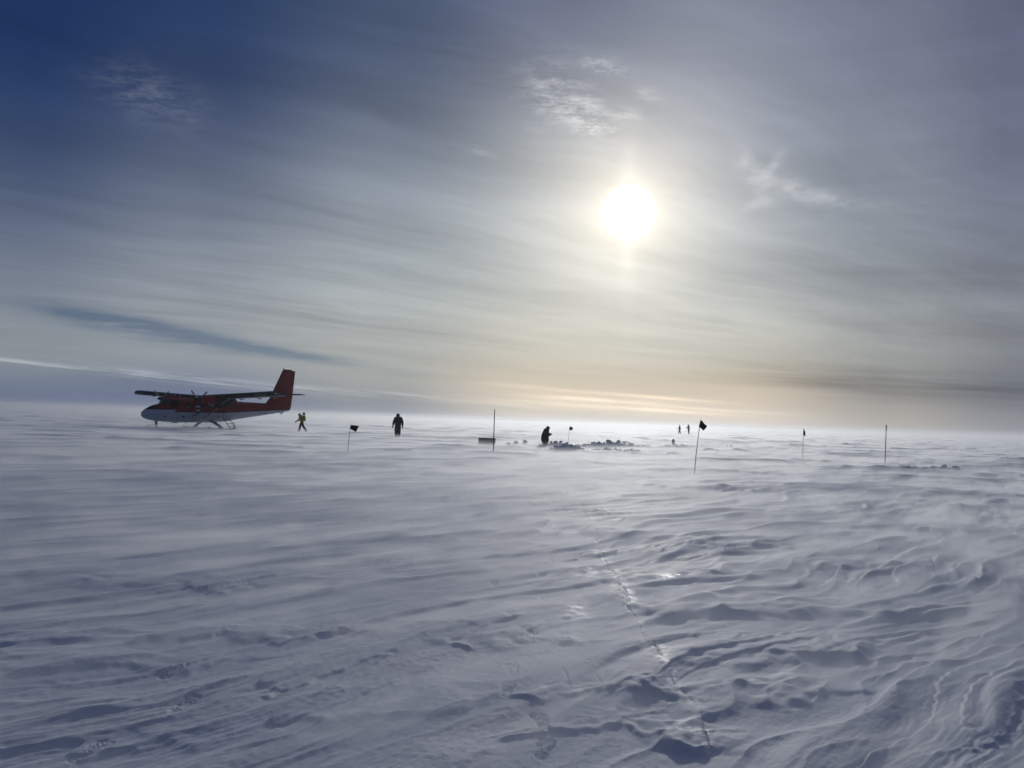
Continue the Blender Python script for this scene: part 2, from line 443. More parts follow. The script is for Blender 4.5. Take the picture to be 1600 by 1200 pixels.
    at = me.attributes.new('ice', 'FLOAT', 'POINT'); at.data.foreach_set('value', np.clip(ice, 0, 1).astype(np.float32))
    if me.polygons[5000].normal.z < 0: me.flip_normals()
    m_ = bpy.data.materials.new('wind packed snow'); m_.use_nodes = True; t = m_.node_tree; b = t.nodes['Principled BSDF']
    geo = t.nodes.new('ShaderNodeNewGeometry'); sp = t.nodes.new('ShaderNodeSeparateXYZ'); t.links.new(geo.outputs['Position'], sp.inputs[0])
    gx_, gy_ = X(t, sp.outputs[0]), X(t, sp.outputs[1])
    c, s = math.cos(WIND), math.sin(WIND)
    U = gx_*s+gy_*c; V = gx_*c-gy_*s
    at_ = t.nodes.new('ShaderNodeAttribute'); at_.attribute_name = 'ice'; ic = X(t, at_.outputs['Fac'])
    age = noise(t, comb(t, U*0.5, V*1.8, 0), 1, 6, 0.6)
    base = mixc(t, age.ss(0.35, 0.65), (0.74, 0.79, 0.88), (0.87, 0.89, 0.93))
    base = mixc(t, ic, base, (0.62, 0.74, 0.78))
    t.links.new(base, b.inputs['Base Color'])
    glaze = noise(t, comb(t, U*1.2, V*5, 5), 1, 5, 0.6).ss(0.55, 0.8)
    t.links.new((0.62-0.20*glaze-ic*0.42).clamp().k, b.inputs['Roughness'])
    b.inputs['Specular IOR Level'].default_value = 0.35; b.inputs['IOR'].default_value = 1.31
    bn = t.nodes.new('ShaderNodeBump'); bn.inputs['Strength'].default_value = 0.75; bn.inputs['Distance'].default_value = 0.006
    fine_ = noise(t, comb(t, U*9, V*60, 0), 1, 5, 0.7)+noise(t, geo.outputs['Position'], 130, 3, 0.7)*0.6+noise(t, geo.outputs['Position'], 22, 3, 0.6)*0.8
    t.links.new(fine_.k, bn.inputs['Height']); t.links.new(bn.outputs[0], b.inputs['Normal'])
    o = link_mesh('snow_field', me, m_, None, False)
    me.polygons.foreach_set('use_smooth', np.ones(len(me.polygons), dtype=bool))
    tag(o, kind='structure')
    return o
PIT = gp(851, 699); PIT = (PIT[0]+0.0, PIT[1]+0.2)
# drifts: px, py, length, width, height (photo positions of the dark faces)
RIDGES = [(1240, 1035, 0.8, 0.30, 0.09, 62), (1330, 1020, 0.5, 0.22, 0.06, 60), (1050, 1165, 0.30, 0.18, 0.10, 120), (1230, 1105, 0.5, 0.25, 0.08, 66),
          (1240, 960, 1.2, 0.5, 0.12, 80), (820, 1010, 0.5, 0.3, 0.06, 75), (1050, 905, 1.0, 0.30, 0.08, 60), (300, 1005, 1.6, 0.35, 0.07, 76), (100, 1050, 1.3, 0.3, 0.06, 78),
          (650, 1110, 1.2, 0.35, 0.05, 64), (1350, 885, 0.8, 0.5, 0.10, 80), (230, 915, 1.5, 0.6, 0.07, 84), (1120, 768, 3.0, 1.0, 0.14, 88),
          (940, 1090, 0.35, 0.12, 0.04, 66), (1020, 1095, 0.25, 0.14, 0.06, 80), (1180, 855, 0.9, 0.4, 0.09, 82), (1150, 1085, 0.35, 0.15, 0.05, 62), (880, 1150, 0.5, 0.10, 0.045, 55)]
ICE = [(975, 930, 16, 20, 1.0), (905, 958, 16, 14, .9), (1045, 910, 40, 8, .9), (1025, 1022, 22, 14, 1.0), (1080, 1150, 34, 20, .9), (1015, 1105, 50, 10, .8),
       (903, 1093, 14, 7, 1.0), (1050, 1065, 12, 30, .8), (940, 870, 12, 20, .7), (925, 900, 30, 10, .6), (1150, 1160, 30, 10, .4), (1230, 1060, 80, 8, .35), (880, 1010, 40, 8, .5)]
CRACK = [(925, 825), (932, 845), (938, 862), (950, 888), (962, 902), (975, 928), (985, 955), (1003, 985), (1022, 1012), (1028, 1035), (1046, 1058), (1060, 1082), (1082, 1110), (1095, 1140), (1110, 1170), (1122, 1199)]
CUTS = [((880, 1050), (892, 1088)), ((880, 1050), (918, 1040)), ((918, 1040), (941, 1078)), ((941, 1078), (925, 1082))]
PRINTS = [(850, 1172, 12, 1.3), (845, 1133, -8, 1.5), (792, 1085, 5, 1.0), (800, 1052, -5, .8), (828, 1000, 8, .9), (795, 968, 0, .8), (848, 940, 6, .8), (770, 915, 0, .8), (845, 905, 4, .9), (882, 1000, 8, .8), (905, 995, 0, .7),
          (140, 1183, 14, .9), (287, 1112, 6, 1.0), (270, 1054, 10, 1.1), (350, 995, 6, 1.1), (1030, 940, 10, .7), (870, 845, 5, .9), (860, 880, 0, .8), (1085, 1000, 10, 1.1)]
build_snow()

# ------------------------------------------------------------------ air: thin haze, and snow blowing low over the ground
def build_air():
    bm = bmesh.new(); box(bm, Vector((0, 0, 2.75)), (8200, 8200, 8.5))
    m = bpy.data.materials.new('thin haze'); m.use_nodes = True; t = m.node_tree; t.nodes.clear()
    o_ = t.nodes.new('ShaderNodeOutputMaterial'); v = t.nodes.new('ShaderNodeVolumePrincipled')
    v.inputs['Color'].default_value = (0.93, 0.96, 1.0, 1); v.inputs['Density'].default_value = 0.0004; v.inputs['Anisotropy'].default_value = 0.66
    t.links.new(v.outputs[0], o_.inputs['Volume'])
    tag(from_bm('haze', bm, m, None, False), kind='stuff')
    # blowing snow: ankle to knee deep streaming sheet, thicker in long wisps
    bm = bmesh.new(); box(bm, Vector((0, 0, 0.05)), (3200, 3200, 0.8))
    m = bpy.data.materials.new('blowing snow'); m.use_nodes = True; t = m.node_tree; t.nodes.clear()
    o_ = t.nodes.new('ShaderNodeOutputMaterial'); v = t.nodes.new('ShaderNodeVolumePrincipled')
    v.inputs['Color'].default_value = (0.94, 0.97, 1.0, 1); v.inputs['Anisotropy'].default_value = 0.70
    geo = t.nodes.new('ShaderNodeNewGeometry'); sp = t.nodes.new('ShaderNodeSeparateXYZ'); t.links.new(geo.outputs['Position'], sp.inputs[0])
    gx, gy, gz = [X(t, sp.outputs[i]) for i in range(3)]
    c, s_ = math.cos(WIND), math.sin(WIND)
    U = gx*s_+gy*c; V = gx*c-gy*s_
    wb = noise(t, comb(t, U*0.25, V*0.5, gz*0.4), 1, 1)*2.0
    w = noise(t, comb(t, U*0.22, V*0.95+wb, gz*1.6), 1, 3, 0.62)
    w2 = noise(t, comb(t, U*0.85, V*4.6+wb*1.8, gz*3), 1, 4, 0.72)
    dens = (gz.max(-0.05)*-1/0.13).exp()*(w.ss(0.40, 0.66)*1.05*w2.ss(0.30,0.62)+0.10)
    t.links.new((dens*DRIFT).k, v.inputs['Density'])
    t.links.new(v.outputs[0], o_.inputs['Volume'])
    m.cycles.volume_step_rate = 0.0016
    tag(from_bm('blowing_snow', bm, m, None, False), kind='stuff')
    # snow snakes: finger-thin streams hugging the surface near the viewer
    bm = bmesh.new(); box(bm, Vector((0, 32, 0.03)), (110, 84, 0.30))
    m = bpy.data.materials.new('snow streams'); m.use_nodes = True; t = m.node_tree; t.nodes.clear()
    o_ = t.nodes.new('ShaderNodeOutputMaterial'); v = t.nodes.new('ShaderNodeVolumePrincipled')
    v.inputs['Color'].default_value = (0.965, 0.985, 1.0, 1); v.inputs['Anisotropy'].default_value = 0.5
    geo = t.nodes.new('ShaderNodeNewGeometry'); sp = t.nodes.new('ShaderNodeSeparateXYZ'); t.links.new(geo.outputs['Position'], sp.inputs[0])
    gx, gy, gz = [X(t, sp.outputs[i]) for i in range(3)]
    U = gx*s_+gy*c; V = gx*c-gy*s_
    wb = noise(t, comb(t, U*0.35, V*0.6, 4.0), 1, 2)*1.6
    w = noise(t, comb(t, U*0.42, V*1.9+wb, 2.0), 1, 4, 0.66)
    w2 = noise(t, comb(t, U*1.3, V*6.5+wb*2.4, 6.0), 1, 3, 0.7)
    dens = (gz.max(-0.04)*-1/0.045).exp()*w.ss(0.47, 0.62)*(w2.ss(0.36, 0.62)*0.8+0.2)
    t.links.new((dens*STREAM).k, v.inputs['Density']); t.links.new(v.outputs[0], o_.inputs['Volume'])
    m.cycles.volume_step_rate = 0.02
    tag(from_bm('blowing_snow', bm, m, None, False), kind='stuff')
STREAM = 6.5
DRIFT = 0.85
build_air()
#PART2
# ------------------------------------------------------------------ materials for things
M_BLACKFAB = mat('black flag cloth', (0.012, 0.012, 0.014), 0.85, var=0.3, vscale=20, bump=0.3)
M_BAMBOO = mat('weathered bamboo', (0.16, 0.13, 0.09), 0.7, var=0.3, vscale=15)
M_STEEL = mat('dull steel pole', (0.10, 0.10, 0.11), 0.5, metal=0.3, var=0.2)
M_PALE = mat('pale tape', (0.42, 0.42, 0.42), 0.6, var=0.2)
M_JBLACK = mat('black parka fabric', (0.016, 0.016, 0.018), 0.85, var=0.3, bump=0.5, bscale=14)
M_TBLACK = mat('dark padded trousers', (0.035, 0.033, 0.034), 0.8, var=0.3, bump=0.4, bscale=14)
M_OLIVE = mat('yellow olive parka', (0.42, 0.38, 0.06), 0.8, var=0.25, bump=0.4, bscale=14)
M_LIME = mat('lime yellow jacket', (0.42, 0.46, 0.08), 0.8, var=0.2, bump=0.4, bscale=14)
M_GREYJ = mat('dark plum jacket', (0.07, 0.05, 0.055), 0.8, var=0.2)
M_GREYT = mat('grey brown trousers', (0.10, 0.09, 0.09), 0.8, var=0.2)
M_SKIN = mat('skin', (0.45, 0.27, 0.20), 0.5, var=0.1)
M_BOOT = mat('boot rubber', (0.03, 0.03, 0.032), 0.6, var=0.3)
M_FUR = mat('hood fur', (0.05, 0.04, 0.035), 0.95, var=0.5, vscale=60, bump=1.0, bscale=90)
M_SNOW = mat('broken snow', (0.88, 0.88, 0.90), 0.6, spec=0.3, var=0.05, vscale=8, bump=0.6, bscale=25)
M_CRATE = mat('frosted grey fibreglass', (0.13, 0.14, 0.15), 0.6, var=0.3, vscale=5, bump=0.2)

def ground_z(x, y):
    return float(height(np.array([x]), np.array([y]))[0])

# ------------------------------------------------------------------ flags and poles
def bent_pole(px0, py0, px1, py1, rad, mat_, name, parent=None, bend=0.02):
    gx, gy = gp(px0, py0); z0 = ground_z(gx, gy)-0.12
    # top lies above the base at the same distance, leaning a little with the wind
    v = ray(px1, py1); t_ = gy/v[1]; top = Vector((v[0]*t_, gy, H+v[2]*t_)); base = Vector((gx, gy, 0))
    lean = (top-base); L = lean.length
    w = Vector((math.sin(WIND), math.cos(WIND), 0))
    pts = [Vector((0, 0, z0))+lean*f-(Vector((0, 0, z0))*f)-w*bend*L*math.sin(math.pi*f) for f in [i/10 for i in range(11)]]
    bm = bmesh.new(); tube(bm, pts, [rad*(1.05-0.25*i/10) for i in range(11)], 8)
    return bm, base, lean, pts
def flag_mesh(shape, off, sag=0.06, seed=0):
    """cloth: bilinear patch over 4 corners given in (right, up) metres, rippled, with thickness"""
    a_, b_, c_, d_ = [Vector((p[0], p[1])) for p in shape]      # hoist top, fly top, fly bottom, hoist bottom
    bm = bmesh.new(); n = 14; g = []
    w = Vector((math.sin(WIND)*0.75, math.cos(WIND)*0.45, 0))
    for i in range(n+1):
        row = []
        for j in range(n+1):
            u, v = i/n, j/n
            p = (a_*(1-u)+b_*u)*(1-v)+(d_*(1-u)+c_*u)*v
            dep = 0.55*p.x + 0.025*math.sin(9*u+3*v+seed)*u + 0.012*math.sin(21*u-5*v+seed*2)*u
            z = p.y + 0.012*math.sin(13*u+seed+4*v)*u - sag*u*u*v*0.3
            row.append(bm.verts.new((p.x+off.x, dep+off.y, z+off.z)))
        g.append(row)
    for i in range(n):
        for j in range(n): bm.faces.new((g[i][j], g[i+1][j], g[i+1][j+1], g[i][j+1]))
    bmesh.ops.solidify(bm, geom=bm.faces[:], thickness=0.003)
    return bm
FL = 'black marker flags on thin poles'
def flag_pole(b, t, shape, rad, label, seed):
    bm, base, lean, pts = bent_pole(*b, *t, rad, M_BAMBOO, 'pole')
    root = empty('marker_flag', base); tag(root, label, 'flag', FL)
    from_bm('pole', bm, M_BAMBOO, root)
    s = base.y/F
    sh = [((x-t[0])*s, (t[1]-y)*s) for x, y in shape]
    from_bm('flag_cloth', flag_mesh(sh, Vector(lean), seed=seed), M_BLACKFAB, root)
    for f in (0.985, 0.90):
        bm = bmesh.new(); tube(bm, [Vector(lean)*f-Vector((0, 0, 0.006)), Vector(lean)*f+Vector((0, 0, 0.006))], rad*1.8, 8)
        from_bm('cloth_tie', bm, M_BLACKFAB, root)
flag_pole((543, 709), (548.3, 664), [(548.0, 664), (560.2, 665.3), (555.4, 674), (546.8, 670)], 0.011, 'black square flag blown flat on a thin tilted pole, left of the dark standing person', 1)
flag_pole((887.5, 693), (890.6, 666), [(890.2, 665.8), (895.6, 668.0), (894.4, 672), (889.3, 672)], 0.012, 'tiny black flag on a thin pole behind the snow rubble heap', 2.2)
flag_pole((1084.5, 743), (1094.5, 657), [(1095.6, 656), (1106.6, 666), (1100.5, 672.2), (1091.3, 666.5)], 0.013, 'largest black flag, flapping in a diamond shape on a leaning dark pole', 3.1)
flag_pole((1254.3, 719), (1256.0, 671), [(1255.4, 669), (1259.6, 675.5), (1259.4, 681), (1254.4, 680)], 0.012, 'limp narrow black flag hanging on its pole, seen edge on', 4.0)
def bare_pole(b, t, rad, label, sleeve=None):
    bm, base, lean, pts = bent_pole(*b, *t, rad, M_STEEL, 'pole', bend=0.004)
    root = empty('marker_pole', base); tag(root, label, 'pole', 'bare marker poles')
    from_bm('shaft', bm, M_STEEL, root)
    bm = bmesh.new(); tube(bm, [lean*0.998, lean*1.004], rad*1.15, 8); from_bm('end_cap', bm, M_STEEL, root)
    if sleeve:
        bm = bmesh.new(); tube(bm, [lean*(1-sleeve), lean*0.996], rad*1.35, 8); from_bm('tape_sleeve', bm, M_PALE, root)
bare_pole((771, 709), (773, 640), 0.024, 'tall bare dark pole in front of the low grey box')
bare_pole((1382.6, 727), (1385, 664), 0.020, 'bare pole with a pale sleeve at its top, rightmost of the markers', 0.12)

# ------------------------------------------------------------------ people
def skin_body(name, chains, mat_, parent=None, sub=2):
    """chains: list of ([(x,y,z),...],[r,...]); the first points that coincide are welded"""
    me = bpy.data.meshes.new(name); verts = []; rads = []; edges = []; key = {}
    def vid(p, r_):
        k = tuple(round(v, 3) for v in p)
        if k not in key: key[k] = len(verts); verts.append(p); rads.append(r_)
        return key[k]
    for pts, rs in chains:
        ids = [vid(p, r_) for p, r_ in zip(pts, rs)]
        edges += [(a_, b_) for a_, b_ in zip(ids, ids[1:]) if a_ != b_]
    me.from_pydata(verts, edges, []); me.update()
    o = bpy.data.objects.new(name+'_t', me); COL.objects.link(o)
    sm = o.modifiers.new('s', 'SKIN'); sb = o.modifiers.new('u', 'SUBSURF'); sb.levels = sub; sb.render_levels = sub
    for i, r_ in enumerate(rads):
        rr = r_ if isinstance(r_, tuple) else (r_, r_)
        me.skin_vertices[0].data[i].radius = rr; me.skin_vertices[0].data[i].use_root = (i == 0)
    dg = bpy.context.evaluated_depsgraph_get(); dg.update()
    m2 = bpy.data.meshes.new_from_object(o.evaluated_get(dg))
    bpy.data.objects.remove(o)
    m2.materials.clear()
    return link_mesh(name, m2, mat_, parent)
def lerp(a_, b_, f): return tuple(a_[i]+(b_[i]-a_[i])*f for i in range(3))
def hand_chains(wr, el_, curl=0.5, side=1):
    """palm, four fingers and a thumb, following on from the forearm"""
    w, e_ = Vector(wr), Vector(el_); d = (w-e_).normalized()
    s_ = d.cross(Vector((0, 1, 0))); s_ = s_.normalized() if s_.length > 0.2 else Vector((1, 0, 0))
    n_ = s_.cross(d).normalized()
    out = []; palm = w+d*0.075
    out.append(([wr, tuple(palm)], [0.028, (0.038)]))
    for k, ln in enumerate((0.072, 0.082, 0.076, 0.060)):
        b = palm+s_*(k-1.5)*0.020+d*0.015
        p1 = b+d*ln*0.5+n_*curl*0.012; p2 = p1+(d*(1-curl*.5)+n_*curl).normalized()*ln*0.5
        out.append(([tuple(palm), tuple(b), tuple(p1), tuple(p2)], [0.038, 0.010, 0.0095, 0.008]))
    tb = w+d*0.035-s_*0.034*side; tt = tb+(d*0.7-s_*0.7*side+n_*0.3).normalized()*0.05
    out.append(([wr, tuple(tb), tuple(tt)], [0.028, 0.013, 0.010]))
    return out
def person(loc, rz, J, jm, tm, hm, label, sc=1.0, hood=True, pack=None, fur=True, slim=1.0, group=None, gloves=M_BOOT, hem=None):
    """J: joint positions, person faces +X, left side is +Y"""
    pv, ch, nk, hd = J['pelvis'], J['chest'], J['neck'], J['head']
    chains = [([pv, lerp(pv, ch, .5), ch, nk], [(.13, .11), (.13, .10), (.15, .10), .055])]
    hu = Vector(hd)-Vector(nk)
    fwd = Vector(J.get('look', (1, 0, 0))).normalized()
    H0 = Vector(hd)
    chains.append(([nk, tuple(H0-hu*0.35), tuple(H0), tuple(H0+hu.normalized()*0.07)], [.055, .065, .088, .07]))
    chains.append(([tuple(H0), tuple(H0+fwd*0.085-hu.normalized()*0.015)], [.088, .022]))       # nose
    for s_ in (1, -1):
        k = 'L' if s_ > 0 else 'R'
        side = fwd.cross(Vector((0, 0, 1)))*-s_
        sh, eb, wr, hp, kn, an, toe = [J[k+q] for q in ('sh', 'el', 'wr', 'hip', 'kn', 'an', 'toe')]
        chains.append(([ch, sh, lerp(sh, eb, .5), eb, wr], [(.15, .10), .062, .052, .042, .028]))
        chains += hand_chains(wr, eb, 0.6, s_)
        chains.append(([pv, hp, lerp(hp, kn, .5), kn, lerp(kn, an, .4), an, toe], [(.13, .11), .088, .078, .058, .055, .038, .032]))
    body = skin_body('person', chains, M_SKIN)
    body.location = loc; body.rotation_euler = (0, 0, rz); body.scale = (sc, sc, sc)
    tag(body, label, 'person', group)
    # eyes, mouth and ears as small shapes on the face
    sd = fwd.cross(Vector((0, 0, 1))).normalized()
    for s_ in (1, -1):
        b_ = bmesh.new(); bmesh.ops.create_uvsphere(b_, u_segments=8, v_segments=6, radius=0.012, matrix=Matrix.Translation(H0+fwd*0.078+sd*0.032*s_+Vector((0, 0, 0.02))))
        from_bm('eye', b_, M_BOOT, body)
    g = slim
    # jacket: torso, sleeves
    hemz = lerp(pv, lerp(J['Lkn'], J['Rkn'], .5), hem or 0.42)
    jc = [([ch, lerp(pv, ch, .5), pv, hemz], [(.205*g, .155*g), (.20*g, .16*g), (.205*g, .17*g), (.215*g, .18*g)]),
          ([ch, nk, lerp(nk, hd, .35)], [(.205*g, .155*g), .12, .11])]
    for k in 'LR':
        sh, eb, wr = J[k+'sh'], J[k+'el'], J[k+'wr']
        jc.append(([ch, sh, lerp(sh, eb, .5), eb, lerp(eb, wr, .6), wr], [(.205*g, .155*g), .105*g, .094*g, .083*g, .074*g, .066*g]))
    jk = skin_body('parka', jc, jm, body)
    if hood:
        hc = [([lerp(nk, hd, .2), lerp(nk, hd, .7), tuple(H0-fwd*0.02), tuple(H0+hu.normalized()*0.085-fwd*0.03)], [.11, .128, .140, .095])]
        ho = skin_body('hood', hc, jm, jk)
        if fur:
            b_ = bmesh.new(); ring = []
            c0 = H0+fwd*0.075
            up_ = Vector((0, 0, 1)); up_ = (up_-fwd*up_.dot(fwd)).normalized()
            pts = [c0+sd*math.cos(t_)*0.10+up_*math.sin(t_)*0.125 for t_ in [i*math.pi/8 for i in range(17)]]
            tube(b_, pts, 0.030, 8, cap=False)
            bmesh.ops.remove_doubles(b_, verts=b_.verts, dist=0.002)
            from_bm('fur_trim', b_, hm, ho)
    else:
        skin_body('hat', [([tuple(H0+hu.normalized()*0.02), tuple(H0+hu.normalized()*0.09)], [.105, .085])], hm, body)
    for k in 'LR':
        hp, kn, an, toe, wr, eb = [J[k+q] for q in ('hip', 'kn', 'an', 'toe', 'wr', 'el')]
        d = (Vector(wr)-Vector(eb)).normalized()
        skin_body('glove', [([tuple(Vector(wr)-d*0.03), tuple(Vector(wr)+d*0.05), tuple(Vector(wr)+d*0.12), tuple(Vector(wr)+d*0.17)], [.050, .058, .056, .036]),
                            ([tuple(Vector(wr)+d*0.05), tuple(Vector(wr)+d*0.09+Vector((0.05, 0, 0)))], [.058, .026])], gloves, body)
        up_an = lerp(an, kn, 0.12)
        dt = (Vector(toe)-Vector(an)); heel = Vector(an)-dt*0.35; heel.z = min(an[2], toe[2])+0.02
        skin_body('boot', [([lerp(an, kn, .55), up_an, tuple(Vector(an)-Vector((0, 0, .02)))], [.092*g, .085, .078]),
                           ([tuple(Vector(an)-Vector((0, 0, .02))), tuple(Vector(toe))], [.078, .058]),
                           ([tuple(Vector(an)-Vector((0, 0, .02))), tuple(heel)], [.078, .058])], M_BOOT, body)
    tc_ = [([pv, lerp(pv, ch, .3)], [(.17*g, .15*g), (.17*g, .14*g)])]
    for k in 'LR':
        hp, kn, an = [J[k+q] for q in ('hip', 'kn', 'an')]
        tc_.append(([pv, hp, lerp(hp, kn, .5), kn, lerp(kn, an, .5), lerp(kn, an, .9)], [(.17*g, .15*g), .125*g, .120*g, .104*g, .105*g, .095*g]))
    skin_body('trousers', tc_, tm, body)
    if pack:
        b_ = bmesh.new(); c_ = lerp(pv, ch, .78)
        box(b_, Vector((c_[0]-0.25, 0, c_[2]+0.02)), (0.24, 0.34, 0.50), Matrix.Rotation(R(8), 4, 'Y'), 0.07)
        bk = from_bm('backpack', b_, pack, body)
        b_ = bmesh.new(); tube(b_, [(c_[0]-0.22, -0.17, c_[2]+0.40), (c_[0]-0.22, 0, c_[2]+0.42), (c_[0]-0.22, 0.17, c_[2]+0.40)], [0.11, 0.125, 0.11], 12)
        from_bm('bedroll', b_, pack, bk)
        b_ = bmesh.new()
        for s_ in (1, -1): tube(b_, [(c_[0]-0.16, .13*s_, c_[2]+.24), (c_[0]+.02, .14*s_, c_[2]+.30), (c_[0]+.19, .14*s_, c_[2]+.10), (c_[0]+.10, .16*s_, c_[2]-.15), (c_[0]-0.14, .16*s_, c_[2]-.2)], 0.022, 6)
        from_bm('strap', b_, M_BOOT, bk)
    return body
def place(px, py, dz=0.0):
    gx, gy = gp(px, py); return (gx, gy, ground_z(gx, gy)*1.0+dz)
STAND = dict(pelvis=(0, 0, .96), chest=(-.01, 0, 1.30), neck=(.0, 0, 1.50), head=(.03, 0, 1.62), look=(1, 0, -.25),
    Lsh=(0, .21, 1.40), Lel=(-.03, .31, 1.12), Lwr=(.03, .35, .89), Rsh=(0, -.21, 1.40), Rel=(-.04, -.31, 1.12), Rwr=(.02, -.34, .86),
    Lhip=(0, .10, .90), Lkn=(.03, .11, .50), Lan=(-.02, .10, .10), Ltoe=(.15, .11, .05),
    Rhip=(0, -.10, .90), Rkn=(.02, -.10, .50), Ran=(-.03, -.09, .10), Rtoe=(.14, -.10, .05))
def viewrot(x, y): return math.atan2(y, x)
p = place(621, 684.6)
person(p, viewrot(-p[0], -p[1])+math.pi+0.25, STAND, M_JBLACK, M_TBLACK, M_FUR, 'person in a long black hooded parka standing alone, arms hanging at their sides', 1.03, slim=1.18)
# working figure in the dug trench, turned right, head bowed, hands together in front
J = dict(pelvis=(0, 0, .96), chest=(.05, 0, 1.28), neck=(.12, 0, 1.46), head=(.21, 0, 1.56), look=(1, 0, -.7),
    Lsh=(.09, .20, 1.37), Lel=(.16, .30, 1.10), Lwr=(.32, .09, 1.16), Rsh=(.09, -.20, 1.37), Rel=(.10, -.26, 1.09), Rwr=(.25, -.07, 1.15),
    Lhip=(0, .10, .90), Lkn=(.08, .12, .50), Lan=(.02, .12, .10), Ltoe=(.19, .12, .05),
    Rhip=(0, -.10, .90), Rkn=(.03, -.12, .50), Ran=(-.10, -.12, .10), Rtoe=(.07, -.12, .05))
person((PIT[0], PIT[1]+0.05, -0.36), -0.12, J, M_JBLACK, M_JBLACK, M_JBLACK, 'person in black with bowed hooded head and hands together, standing behind the dug snow', 1.0, fur=False, slim=1.55, hem=0.85)
# walker with a pack heading left
J = dict(pelvis=(0, 0, .93), chest=(.10, 0, 1.25), neck=(.17, 0, 1.42), head=(.26, 0, 1.52), look=(1, 0, -.5),
    Lsh=(.13, .20, 1.34), Lel=(.20, .28, 1.07), Lwr=(.42, .28, .92), Rsh=(.13, -.20, 1.34), Rel=(.02, -.28, 1.10), Rwr=(.05, -.30, .87),
    Lhip=(0, .10, .88), Lkn=(-.14, .11, .50), Lan=(-.42, .11, .13), Ltoe=(-.27, .11, .05),
    Rhip=(0, -.10, .88), Rkn=(.16, -.10, .50), Ran=(.20, -.10, .10), Rtoe=(.38, -.10, .05))
person(place(471, 675.3), math.pi+0.15, J, M_OLIVE, M_GREYT, M_JBLACK, 'person in a yellow olive parka with a pack, walking left behind the aircraft tail', 0.98, fur=False, pack=M_OLIVE)
# two far figures
J = dict(pelvis=(0, 0, .93), chest=(.0, 0, 1.26), neck=(.05, 0, 1.45), head=(.08, 0, 1.57), look=(1, 0, -.2),
    Lsh=(.02, .19, 1.37), Lel=(.12, .26, 1.10), Lwr=(.36, .24, 1.00), Rsh=(.02, -.19, 1.37), Rel=(-.05, -.26, 1.10), Rwr=(.02, -.27, .87),
    Lhip=(0, .10, .88), Lkn=(.16, .10, .50), Lan=(.22, .10, .10), Ltoe=(.38, .10, .05),
    Rhip=(0, -.10, .88), Rkn=(-.03, -.10, .48), Ran=(-.18, -.10, .10), Rtoe=(-.02, -.10, .05))
person(place(1062, 679.3), math.pi-0.1, J, M_GREYJ, M_GREYT, M_JBLACK, 'far small person in a dark jacket, one arm forward, left of the pair', 0.92, hood=False, slim=0.9, group='pair of people far off')
J = dict(pelvis=(0, 0, .95), chest=(-.02, 0, 1.28), neck=(.06, 0, 1.46), head=(.13, 0, 1.58), look=(1, 0, -.5),
    Lsh=(.02, .20, 1.38), Lel=(.08, .27, 1.12), Lwr=(.34, .16, 1.16), Rsh=(.02, -.20, 1.38), Rel=(.08, -.27, 1.11), Rwr=(.34, -.14, 1.12),
    Lhip=(0, .10, .90), Lkn=(.04, .10, .50), Lan=(-.02, .10, .10), Ltoe=(.14, .10, .05),
    Rhip=(0, -.10, .90), Rkn=(.0, -.10, .50), Ran=(-.08, -.10, .10), Rtoe=(.08, -.10, .05))
person(place(1076, 679.6), math.pi+0.1, J, M_LIME, M_GREYT, M_LIME, 'far small person in a lime yellow jacket facing left, right of the pair', 1.0, fur=False, slim=1.05, group='pair of people far off')

# ------------------------------------------------------------------ dug snow: heaps, loose blocks, box
rnd = random.Random(3)
def chunk_bm(bm, c, s, rot, sd):
    rr = random.Random(sd)
    vs = [Vector((rr.uniform(-1, 1), rr.uniform(-1, 1), rr.uniform(-1, 1))).normalized()*rr.uniform(.75, 1.1) for _ in range(22)]
    nb = bmesh.new()
    vv = [nb.verts.new((v.x*s[0], v.y*s[1], v.z*s[2])) for v in vs]
    r_ = bmesh.ops.convex_hull(nb, input=vv)
    bmesh.ops.delete(nb, geom=[g_ for g_ in r_['geom_interior'] if isinstance(g_, bmesh.types.BMVert)], context='VERTS')
    bmesh.ops.bevel(nb, geom=nb.edges[:], offset=min(s)*0.12, segments=1, affect='EDGES')
    bmesh.ops.transform(nb, matrix=Matrix.Translation(c) @ rot, verts=nb.verts)
    me = bpy.data.meshes.new('t'); nb.to_mesh(me); nb.free(); bm.from_mesh(me); bpy.data.meshes.remove(me)
